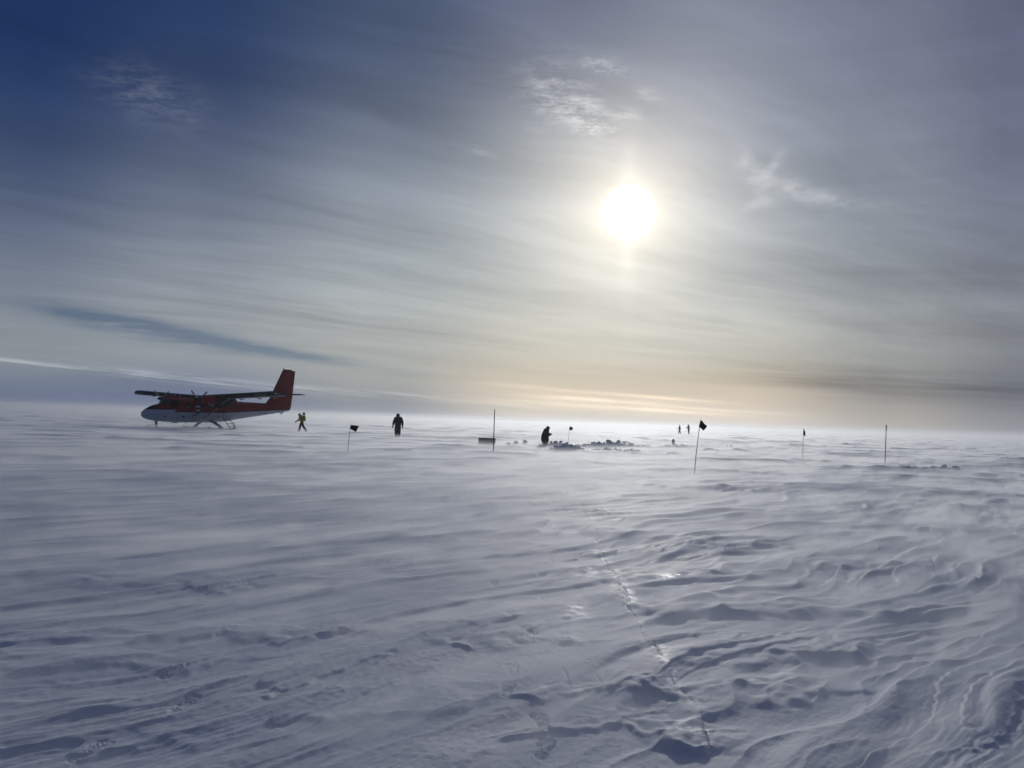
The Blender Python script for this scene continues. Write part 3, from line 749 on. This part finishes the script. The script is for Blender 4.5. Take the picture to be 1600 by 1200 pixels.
def heap(x0, x1, ybase, htpx, name_label, sd, depth=1.0, lumps=60):
    """rubble bank along the ground between two photo columns; top outline given as list of (px, height px)"""
    bm = bmesh.new(); rr = random.Random(sd)
    for i in range(int(lumps*1.5)):
        px = x0+(x1-x0)*rr.random()
        gx, gy = gp(px, ybase); gy += rr.uniform(-.5, .5)*depth
        hp_ = 1.3*np.interp(px, [q[0] for q in htpx], [q[1] for q in htpx])*gy/F
        gz_ = ground_z(gx, gy)
        z = rr.random()**1.6*hp_*(1-abs(gy-gp(px, ybase)[1])/depth*0.8)
        s_ = rr.uniform(.04, .12)*(1.25-z/max(hp_, .01)*0.5)
        chunk_bm(bm, Vector((gx, gy, z+gz_)), (s_*rr.uniform(.8, 1.5), s_*rr.uniform(.8, 1.3), s_*rr.uniform(.5, .9)), Matrix.Rotation(rr.uniform(0, 6), 4, 'Z') @ Matrix.Rotation(rr.uniform(-.5, .5), 4, 'X'), rr.randint(0, 99999))
    # the drifted bank beneath the lumps
    n = 60; m_ = 14; g = []
    for i in range(n+1):
        px = x0-4+(x1-x0+8)*i/n; gx, gy = gp(px, ybase); hp_ = 1.3*np.interp(px, [q[0] for q in htpx], [q[1] for q in htpx])*gy/F
        row = []
        for j in range(m_+1):
            f = j/m_*2-1
            z = hp_*0.9*math.cos(f*math.pi/2)**1.2*(0.8+0.5*float(pn(np.array([gx*3.1]), np.array([(gy+f*depth)*3.1]), 41)[0]))*math.sin(math.pi*min(1, max(0, i/n)))**0.4
            row.append(bm.verts.new((gx, gy+f*depth, z-0.04+ground_z(gx, gy))))
        g.append(row)
    for i in range(n):
        for j in range(m_): bm.faces.new((g[i][j], g[i+1][j], g[i+1][j+1], g[i][j+1]))
    o = from_bm('snow_rubble', bm, M_SNOW, None, False)
    tag(o, name_label, 'snow heap', kind='stuff')
heap(838, 885, 699, [(838, 1), (850, 4), (868, 9), (876, 9), (885, 3)], 'dug snow rubble at the feet of the bowed person', 11, 0.7, 110)
heap(855, 912, 707, [(855, 2), (868, 7), (880, 10), (895, 6), (912, 1)], 'nearest low heap of broken snow in front of the dug trench', 12, 0.8, 130)
heap(893, 1018, 700, [(893, 2), (905, 6), (925, 9), (940, 8), (955, 9), (968, 7), (985, 6), (1018, 1)], 'long bank of broken snow right of the bowed person', 13, 0.9, 240)
heap(925, 1000, 707, [(925, 2), (945, 5), (975, 3), (990, 4), (1000, 1)], 'low crumbs of snow below the long bank', 14, 0.8, 90)
heap(1026, 1125, 700, [(1026, 1), (1045, 5), (1060, 5), (1090, 4), (1105, 2), (1125, 1)], 'flat far bank of broken snow behind the largest flag', 15, 0.9, 150)
heap(1408, 1470, 735, [(1408, 2), (1420, 1.5), (1450, 1.5), (1470, 3)], 'low line of snow crumbs left of the dark snow lumps on the right', 16, 0.5, 60)
heap(600, 642, 706, [(600, .7), (613, 1.6), (628, .8), (642, .5)], 'faint low line of crumbs between the left flag and the tall pole', 17, 0.4, 40)
def block(px, py, w, h, label, group, sd, flat=0.8):
    gx, gy = gp(px, py); s_ = gy/F; bm = bmesh.new()
    chunk_bm(bm, Vector((0, 0, 0)), (w*s_/2*1.15, w*s_/2*0.9, h*s_/2*1.4), Matrix.Rotation(rnd.uniform(-.5, .5), 4, 'Z'), sd)
    o = from_bm('snow_block', bm, M_SNOW, None, False); o.location = (gx, gy, ground_z(gx, gy)+h*s_/2*flat)
    tag(o, label, 'snow block', group)
G1 = 'loose snow blocks left of the bowed person'
block(794.5, 696.5, 8, 5, 'flat loose snow block nearest the low grey box', G1, 1)
block(805.5, 696, 8, 5.5, 'rounded loose snow block, middle of the three left of the bowed person', G1, 2)
block(820, 695.5, 9, 8.5, 'tallest loose snow block, closest to the bowed person', G1, 3)
block(838, 707.5, 4, 3, 'small lone crumb of snow in front of the bowed person', 'single snow crumbs', 4)
G2 = 'dark snow lumps on the right'
block(1458, 736, 11, 6, 'flattest dark snow lump, left end of the right hand row', G2, 5)
block(1475, 736, 8.5, 8.5, 'tallest dark snow lump in the right hand row', G2, 6)
block(1484, 736.5, 6, 4, 'small dark snow lump between two larger ones on the right', G2, 7)
block(1495, 737, 15, 8, 'widest dark snow lump, right end of the right hand row', G2, 8)
G3 = 'lumps standing on the snow banks'
block(967, 698, 7, 10.5, 'pointed snow lump on the crest of the long bank', G3, 9)
block(1052, 697, 7, 9.5, 'pointed snow lump on the flat far bank', G3, 10)
block(1136, 700, 4, 5, 'left one of two small snow lumps right of the largest flag', G3, 11)
block(1143, 700, 5, 5.5, 'right one of two small snow lumps right of the largest flag', G3, 12)
block(951, 697, 10, 11, 'broad snow lump at the top of the long bank', G3, 13)
# low box
gx, gy = gp(760.5, 696); root = empty('equipment_box', (gx, gy, ground_z(gx, gy)+0.03), 0.08); root.scale = (1, 1, 1.5); tag(root, 'low flat grey box lying on the snow behind the tall bare pole', 'box')
bm = bmesh.new(); box(bm, Vector((0, 0, .11)), (1.02, .55, .20), None, .03); from_bm('box_body', bm, M_CRATE, root, autosmooth=35)
bm = bmesh.new(); box(bm, Vector((0, 0, .245)), (1.05, .58, .065), None, .025); from_bm('lid', bm, M_CRATE, root, autosmooth=35)
for s_ in (-.3, .3):
    bm = bmesh.new(); box(bm, Vector((s_, -.29, .20)), (.05, .02, .08), None, .005)
    from_bm('latch', bm, M_STEEL, root)
bm = bmesh.new(); tube(bm, [(.515, -.12, .15), (.56, -.12, .15), (.56, .12, .15), (.515, .12, .15)], .012, 8); from_bm('handle', bm, M_STEEL, root)

# ------------------------------------------------------------------ the aircraft
def paint_mat():
    m = bpy.data.materials.new('aircraft paint'); m.use_nodes = True; t = m.node_tree; b = t.nodes['Principled BSDF']
    tc = t.nodes.new('ShaderNodeTexCoord'); sp = t.nodes.new('ShaderNodeSeparateXYZ'); t.links.new(tc.outputs['Object'], sp.inputs[0])
    x, y, z = [X(t, sp.outputs[i]) for i in range(3)]
    # lower edge of the red: high at the nose, steps down behind the cockpit, rises to the tail
    edge = 1.80-0.19*((x-(z-1.6)*2.2)._m('GREATER_THAN', 2.95))
    edge = edge+(x-7.5).max(0)*0.052
    d = z-edge
    red = mixc(t, noise(t, tc.outputs['Object'], 3, 5, 0.6).ss(.3, .7), (0.25, 0.003, 0.004), (0.33, 0.006, 0.006))
    grime = noise(t, comb(t, x*0.7, y*2, z*3), 1, 6, 0.65)
    white = mixc(t, grime.ss(.35, .75), (0.68, 0.69, 0.71), (0.48, 0.50, 0.53))
    c = mixc(t, d._m('GREATER_THAN', 0.0), white, (0.02, 0.015, 0.02))
    c = mixc(t, d._m('GREATER_THAN', 0.085), c, red)
    # anti glare panel in front of the windscreen
    ag = (z-1.86)._m('GREATER_THAN', 0)*((x*-1+2.6)._m('GREATER_THAN', 0))
    c = mixc(t, ag*(y.abs()*-1+.36)._m('GREATER_THAN', 0), c, (0.012, 0.012, 0.012))
    t.links.new(c, b.inputs['Base Color']); t.links.new((grime*.2+.42).k, b.inputs['Roughness'])
    b.inputs['Specular IOR Level'].default_value = 0.3
    return m
M_PAINT = paint_mat()
M_RED = mat('red wing paint', (0.30, 0.004, 0.005), 0.55, spec=0.3, var=0.2, vscale=3)
M_DK = mat('black deicing rubber', (0.012, 0.012, 0.013), 0.6, var=0.3)
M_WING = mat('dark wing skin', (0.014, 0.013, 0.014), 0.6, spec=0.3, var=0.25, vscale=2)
M_TIP = mat('faded yellow tip paint', (0.10, 0.095, 0.03), 0.5, var=0.25)
M_FLAP = mat('pale flap skin', (0.42, 0.42, 0.43), 0.45, var=0.2, vscale=3)
M_GLASS = mat('dark aircraft glass', (0.015, 0.017, 0.02), 0.08, spec=0.8, var=0.2)
M_METAL = mat('grey gear leg', (0.30, 0.30, 0.31), 0.4, metal=0.4, var=0.2)
M_SKI = mat('ski grey', (0.22, 0.22, 0.24), 0.5, metal=0.2, var=0.2)
M_BLADE = bpy.data.materials.new('banded propeller blade'); M_BLADE.use_nodes = True
def blade_mat():
    t = M_BLADE.node_tree; b = t.nodes['Principled BSDF']
    tc = t.nodes.new('ShaderNodeTexCoord'); sp = t.nodes.new('ShaderNodeSeparateXYZ'); t.links.new(tc.outputs['Object'], sp.inputs[0])
    z = X(t, sp.outputs[2])
    band = (((z-0.52)*3.05)._m('FRACT'))._m('LESS_THAN', 0.42)*z._m('GREATER_THAN', 0.5)*z._m('LESS_THAN', 1.22)
    n = noise(t, tc.outputs['Object'], 9, 4, 0.6)
    t.links.new(mixc(t, band, mixc(t, n, (.008, .008, .009), (.015, .015, .015)), (0.62, 0.62, 0.62)), b.inputs['Base Color'])
    t.links.new((n*.2+.35).k, b.inputs['Roughness'])
blade_mat()
YAW, PX, PY, PZ, PP = 0.96141, -26.404, 64.887, -0.2299+0.02, 0.010435
plane = empty('propeller_aircraft', (PX, PY, PZ)); plane.rotation_euler = (0, -PP, YAW)
tag(plane, 'red and white twin propeller ski aircraft with high wing, parked on the snow', 'aircraft')
# local x runs aft from the nose (shifted so the main skis are the origin), y is flipped so +y is port
XO = 6.8
def P(x, y, z): return Vector((x-XO, -y, z))
def fus_ring(x, hw, zb, zt, n=32, e=2.6):
    zc = (zb+zt)/2; hh = (zt-zb)/2; out = []
    for k in range(n):
        a_ = 2*math.pi*k/n; c, s_ = math.cos(a_), math.sin(a_)
        out.append(P(x, hw*abs(c)**(2/e)*(1 if c > 0 else -1), zc+hh*abs(s_)**(2/e)*(1 if s_ > 0 else -1)))
    return out
ST = [(.70, .03, 1.38, 1.46), (.78, .16, 1.22, 1.60), (1.0, .32, 1.06, 1.79), (1.5, .50, .92, 2.08), (2.0, .62, .86, 2.24), (2.35, .68, .82, 2.34), (2.62, .72, .80, 2.62), (2.95, .76, .78, 2.76),
      (3.6, .80, .75, 2.80), (4.8, .82, .74, 2.81), (6.5, .82, .74, 2.80), (7.4, .82, .77, 2.76), (8.6, .80, .90, 2.70), (9.5, .74, 1.05, 2.66), (11, .60, 1.27, 2.62), (12.5, .46, 1.48, 2.58), (13.8, .32, 1.66, 2.54), (15.0, .18, 1.86, 2.46), (15.35, .10, 1.96, 2.36)]
# resample smoothly
def cr(p0, p1, p2, p3, t_): return tuple(0.5*((2*b)+(-a_+c)*t_+(2*a_-5*b+4*c-d)*t_*t_+(-a_+3*b-3*c+d)*t_**3) for a_, b, c, d in zip(p0, p1, p2, p3))
rings = []
for i in range(len(ST)-1):
    for q in range(4):
        rings.append(cr(ST[max(i-1, 0)], ST[i], ST[i+1], ST[min(i+2, len(ST)-1)], q/4))
rings.append(ST[-1])
bm = bmesh.new(); loft(bm, [fus_ring(*r_) for r_ in rings])
for v in bm.verts: v.co = v.co
fus = from_bm('fuselage', bm, M_PAINT, plane, autosmooth=50)
# paint shader works in metres aft of the nose: shift mesh into that frame
def reframe(o):
    o.data.transform(Matrix.Translation((XO, 0, 0))); o.location = (-XO, 0, 0)
reframe(fus)
def airfoil(ch_, th, n=20):
    out = []
    for k in range(n):
        a_ = 2*math.pi*k/n; xx = 0.5-0.5*math.cos(a_)
        yt = th*2.9*(0.2969*math.sqrt(max(xx, 0))-0.126*xx-0.3516*xx*xx+0.2843*xx**3-0.1015*xx**4)*1.72
        camber = 0.03*math.sin(math.pi*xx)
        out.append((xx*ch_, (yt*0.85 if a_ < math.pi else -yt*0.85)*ch_+camber*ch_))
    return out
def slab(name, secs, mat_, parent, vertical=False, th=0.13):
    """secs: (x_le, y, z, chord)"""
    bm = bmesh.new(); rr = []
    for (xl, y, z, c, *k) in secs:
        tt = k[0] if k else th
        pts = airfoil(c, tt)
        rr.append([P(xl+u, y+(w if vertical else 0), z+(0 if vertical else w)) for u, w in pts])
    loft(bm, rr)
    return from_bm(name, bm, mat_, parent, autosmooth=40)
def wz(y): return 2.86+0.040*abs(y)
ys = [-9.95, -9.85, -9.5, -7, -4, -1, 0, 1, 4, 7, 9.5, 9.85, 9.95]
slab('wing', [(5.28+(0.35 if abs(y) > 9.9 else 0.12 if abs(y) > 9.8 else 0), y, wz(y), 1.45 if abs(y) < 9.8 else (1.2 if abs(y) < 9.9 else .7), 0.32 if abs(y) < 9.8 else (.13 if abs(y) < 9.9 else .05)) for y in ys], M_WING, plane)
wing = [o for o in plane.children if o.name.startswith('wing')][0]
for s_ in (1, -1):
    for a_, b_, nm in ((0.95, 5.4, 'flap'), (5.5, 9.75, 'aileron')):
        f = slab(nm, [(6.70, s_*a_, wz(a_)-0.10, .62, .22), (6.70, s_*b_, wz(b_)-0.10, .62, .20)], M_FLAP, wing)
    for yb in (1.6, 4.6, 7.0, 9.0):
        bm = bmesh.new(); z_ = wz(yb)
        tube(bm, [P(6.35, s_*yb, z_-.02), P(6.75, s_*yb, z_-.28), P(7.05, s_*yb, z_-.12)], [.045, .05, .03], 8)
        from_bm('hinge_bracket', bm, M_METAL, wing)
    slab('wing_tip_panel', [(5.26, s_*8.3, wz(8.3), 1.48, .335), (5.26, s_*9.75, wz(9.75), 1.48, .335)], M_TIP, wing)
    bm = bmesh.new(); bmesh.ops.create_uvsphere(bm, u_segments=10, v_segments=8, radius=.07, matrix=Matrix.Translation(P(6.0, s_*9.95, wz(10)))); from_bm('navigation_light', bm, M_GLASS, wing)
# struts
for s_ in (1, -1):
    bm = bmesh.new(); a_, b_ = P(5.85, s_*.80, 1.18), P(5.75, s_*4.55, wz(4.55)-.08)
    rr = []
    for f in (0, .5, 1):
        c_ = a_.lerp(b_, f); rr.append([c_+Vector((math.cos(q)*.10, 0, math.sin(q)*.035)) for q in [k*math.pi/6 for k in range(12)]])
    loft(bm, rr); from_bm('wing_strut', bm, M_SKI, plane)
# tail
slab('tail_fin', [(12.45, 0, 2.45, 3.05, .07), (13.10, 0, 3.2, 2.45, .09), (14.42, 0, 5.78, 1.05, .10), (14.50, 0, 5.86, .95, .05)], M_RED, plane, True)
fin = [o for o in plane.children if o.name.startswith('tail_fin')][0]
slab('rudder', [(15.0, 0, 2.08, .43, .12), (15.0, 0, 2.3, .50, .12), (15.12, 0, 3.2, .50, .12), (15.42, 0, 5.70, .44, .10), (15.44, 0, 5.80, .42, .05)], M_RED, plane, True)
slab('deicing_boot', [(13.05, 0, 3.15, .30, .75), (14.38, 0, 5.80, .26, .5)], M_DK, fin, True)
bm = bmesh.new(); box(bm, P(14.95, 0, 5.87), (1.05, .07, .06), None, .02); tube(bm, [P(14.45, 0, 5.85), P(14.5, 0, 6.02)], .035, 6); from_bm('fin_cap', bm, M_DK, fin)
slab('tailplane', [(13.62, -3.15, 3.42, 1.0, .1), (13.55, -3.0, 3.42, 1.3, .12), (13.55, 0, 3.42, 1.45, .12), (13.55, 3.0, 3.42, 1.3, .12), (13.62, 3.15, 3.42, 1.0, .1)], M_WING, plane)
bm = bmesh.new(); tube(bm, [P(14.2, 0, 1.72), P(14.4, 0, 1.60), P(14.6, 0, 1.74)], .05, 8); from_bm('tail_bumper', bm, M_METAL, plane)
# engines and propellers
for s_ in (1, -1):
    y0 = s_*2.82
    secs = [(4.02, .16, 2.56, 2.88), (4.2, .24, 2.46, 2.96), (4.6, .34, 2.24, 3.04), (5.1, .37, 2.12, 3.08), (5.7, .36, 2.16, 3.10), (6.4, .26, 2.45, 3.08), (7.0, .10, 2.75, 3.0)]
    bm = bmesh.new(); loft(bm, [[q+Vector((0, -y0, 0)) for q in fus_ring(*r_, n=20, e=2.3)] for r_ in secs])
    nac = from_bm('engine_nacelle', bm, M_RED, plane, autosmooth=50)
    bm = bmesh.new(); loft(bm, [[q+Vector((0, -y0, 0)) for q in fus_ring(*r_, n=20, e=2.3)] for r_ in ((5.2, .38, 2.10, 3.0), (5.8, .40, 2.02, 3.0), (6.6, .36, 2.12, 2.95), (7.3, .20, 2.45, 2.9), (7.5, .08, 2.6, 2.8))])
    from_bm('rear_fairing', bm, M_DK, nac, autosmooth=50)
    bm = bmesh.new(); tube(bm, [P(4.55, y0+.30*1, 2.42), P(4.68, y0+.46, 2.34), P(4.95, y0+.52, 2.28)], [.10, .10, .085], 10, cap=True); from_bm('exhaust', bm, M_SKI, nac)
    bm = bmesh.new(); box(bm, P(4.5, y0, 2.20), (.35, .30, .10), None, .03); from_bm('air_intake', bm, M_DK, nac)
    pr = empty('propeller', P(3.93, y0, 2.72)); pr.parent = plane
    bm = bmesh.new(); loft(bm, [[Vector((xx, math.cos(q)*rr_, math.sin(q)*rr_)) for q in [k*math.pi/8 for k in range(16)]] for xx, rr_ in ((-.34, .01), (-.30, .06), (-.18, .12), (0, .16), (.12, .16))])
    from_bm('spinner', bm, M_DK, pr)
    for k in range(3):
        bm = bmesh.new(); rr = []
        for zz, ww, tw in ((.12, .07, 75), (.3, .13, 55), (.6, .165, 40), (.95, .165, 30), (1.2, .14, 25), (1.29, .07, 22)):
            ta = R(tw); rr.append([Vector((math.cos(q)*ww*math.sin(ta)*1.0+math.sin(q)*.022*math.cos(ta), math.cos(q)*ww*math.cos(ta)-math.sin(q)*.022*math.sin(ta), zz)) for q in [j*math.pi/5 for j in range(10)]])
        loft(bm, rr); bl = from_bm('blade', bm, M_BLADE, pr); bl.rotation_euler = (R(180+120*k+2), 0, 0)
# glazing
def pane(name, pts, mat_, parent, th=.02):
    bm = bmesh.new(); vs = [bm.verts.new(P(*p_)) for p_ in pts]; bm.faces.new(vs)
    bmesh.ops.solidify(bm, geom=bm.faces[:], thickness=th); return from_bm(name, bm, mat_, parent, False)
for s_ in (1, -1):
    pane('windscreen', [(2.34, s_*.04, 2.37), (2.40, s_*.58, 2.24), (2.72, s_*.60, 2.62), (2.66, s_*.04, 2.70)], M_GLASS, plane)
    pane('cockpit_window', [(2.52, s_*.73, 2.10), (3.45, s_*.825, 2.05), (3.45, s_*.74, 2.62), (2.85, s_*.69, 2.62)], M_GLASS, plane)
    for xx in (4.35, 5.0, 5.65, 6.3, 6.95, 8.9):
        yy = .845 if xx < 8 else .80
        bm = bmesh.new(); box(bm, P(xx, s_*(yy-.02), 2.16), (.34, .03, .38), Matrix.Rotation(0, 4, 'Z'), .05)
        from_bm('cabin_window', bm, M_GLASS, plane)
dr = bmesh.new(); box(dr, P(8.0, .805, 1.66), (.80, .03, 1.35), Matrix.Rotation(R(3), 4, 'Z'), .012); door = from_bm('cabin_door', dr, M_PAINT, plane, autosmooth=30); reframe(door)
bm = bmesh.new(); box(bm, P(7.70, .835, 1.55), (.16, .03, .04), None, .01); hd_ = from_bm('door_handle', bm, M_DK, door); hd_.location = (XO, 0, 0)
for xx, zz, r_ in ((3.87, 1.24, .06), (7.13, 1.27, .06), (2.3, 1.25, .04)):
    bm = bmesh.new(); tube(bm, [P(xx, .70, zz), P(xx, .845, zz)], r_, 10)
    from_bm('access_cap', bm, M_DK, plane)
# registration letters on the white flank (too small to read in the photograph: short dark dashes)
bm = bmesh.new(); box(bm, P(4.86, .825, 1.38), (.30, .02, .07), None, .01); from_bm('placard', bm, M_DK, plane)
# boarding ladder at the rear door
lad = bmesh.new()
for xx in (7.62, 8.22): tube(lad, [P(xx, .86, 1.02), P(xx+.12, 1.10, .78), P(xx+.28, 1.38, .34)], .028, 6)
for f in (0.1, .5, .85):
    a_ = P(7.62, .86, 1.02).lerp(P(7.90, 1.38, .34), f); b_ = P(8.22, .86, 1.02).lerp(P(8.50, 1.38, .34), f); tube(lad, [a_, b_], .022, 6)
from_bm('boarding_ladder', lad, M_DK, plane)
# landing gear
def ski(parent, x, y, z, L, W, tilt=0):
    bm = bmesh.new(); rr = []
    for f in [i/16 for i in range(17)]:
        xx = -L*.45+L*f; up_ = max(0, (.22-f))**2*6.5*L*.22+max(0, f-.9)**2*3; w_ = W*(1-max(0, .12-f)*4)
        rr.append([P(x+xx, y+w_/2, z+up_), P(x+xx, y+w_/2, z+up_+.035), P(x+xx, y+.05, z+up_+.06), P(x+xx, y-.05, z+up_+.06), P(x+xx, y-w_/2, z+up_+.035), P(x+xx, y-w_/2, z+up_)])
    loft(bm, rr); return from_bm('ski', bm, M_SKI, parent, autosmooth=40)
ZG = .24
for s_ in (1, -1):
    bm = bmesh.new(); rr = []
    for f, c_, w_, h_ in ((0, (6.6, .55, .88), .42, .22), (.3, (6.62, .95, .80), .36, .22), (.7, (6.66, 1.50, .58), .30, .20), (1, (6.7, 1.86, .42), .26, .18)):
        rr.append([P(c_[0]+math.cos(q)*w_*.5, s_*c_[1], c_[2]+math.sin(q)*h_*.5) for q in [k*math.pi/6 for k in range(12)]])
    loft(bm, rr); leg = from_bm('main_gear_leg', bm, M_PAINT if False else M_FLAP, plane)
    bm = bmesh.new(); tube(bm, [P(6.7, s_*1.86, .46), P(6.7, s_*1.86, .30)], [.13, .16], 10); tube(bm, [P(6.45, s_*1.86, .33), P(6.95, s_*1.86, .33)], .07, 8); from_bm('ski_pedestal', bm, M_SKI, leg)
    ski(leg, 6.6, s_*1.90, ZG-.02, 2.3, .42)
ng = bmesh.new()
for yy in (.11, -.11): tube(ng, [P(2.02, yy, .62), P(2.02, yy, .28)], .03, 8)
tube(ng, [P(2.0, 0, .95), P(2.02, 0, .60)], .075, 10); tube(ng, [P(2.02, -.14, .62), P(2.02, .14, .62)], .035, 8); tube(ng, [P(1.8, 0, .92), P(1.98, 0, .55)], .025, 6)
ngo = from_bm('nose_gear', ng, M_STEEL, plane)
ski(ngo, 2.0, 0, ZG-.02, 1.5, .36)
bm = bmesh.new(); tube(bm, [P(1.9, .05, .55), P(1.3, .05, .50), P(.95, .05, .30)], .022, 6); from_bm('tow_bar', bm, M_STEEL, ngo)
# aerials and small fittings
for xx, yy, zz, hh in ((3.9, 0, 2.80, .28), (4.9, 0, 3.1, .14), (7.6, 0, 2.76, .22)):
    bm = bmesh.new(); tube(bm, [P(xx, yy, zz-.05), P(xx+hh*.4, yy, zz+hh)], [.035, .018], 6); from_bm('aerial', bm, M_METAL, plane)
bm = bmesh.new(); tube(bm, [P(4.6, 0, .78), P(4.65, 0, .52)], [.03, .015], 6); from_bm('belly_aerial', bm, M_METAL, plane)
bm = bmesh.new(); box(bm, P(3.6, 0, .74), (.5, .12, .10), None, .03); from_bm('belly_fairing', bm, M_METAL, plane)
# wheel chocks and tie-down gear by the ladder
gx, gy = gp(362, 672.8); o = empty('supply_sack', (gx, gy, 0)); tag(o, 'small dark sack lying on the snow below the aircraft ladder', 'sack')
bm = bmesh.new(); chunk_bm(bm, Vector((0, 0, .12)), (.34, .22, .15), Matrix(), 77); from_bm('sack_body', bm, M_GREYT, o)
bm = bmesh.new(); tube(bm, [(.2, 0, .2), (.34, 0, .27), (.40, 0, .24)], [.05, .025, .035], 7); from_bm('tied_neck', bm, M_GREYT, o)
gx, gy = gp(364.5, 671.5); tp = empty('shovel', (gx, gy, 0), 0.3); tag(tp, 'thin upright shovel stuck in the snow behind the aircraft ladder', 'shovel')
bm = bmesh.new(); tube(bm, [(0, 0, .1), (.06, 0, .62)], .018, 6); from_bm('shaft', bm, M_DK, tp)
bm = bmesh.new(); box(bm, Vector((.065, 0, .66)), (.04, .16, .05), None, .01); from_bm('grip', bm, M_DK, tp)
bm = bmesh.new(); box(bm, Vector((-.01, 0, .06)), (.03, .22, .26), Matrix.Rotation(R(6), 4, 'Y'), .01); from_bm('blade', bm, M_SKI, tp)
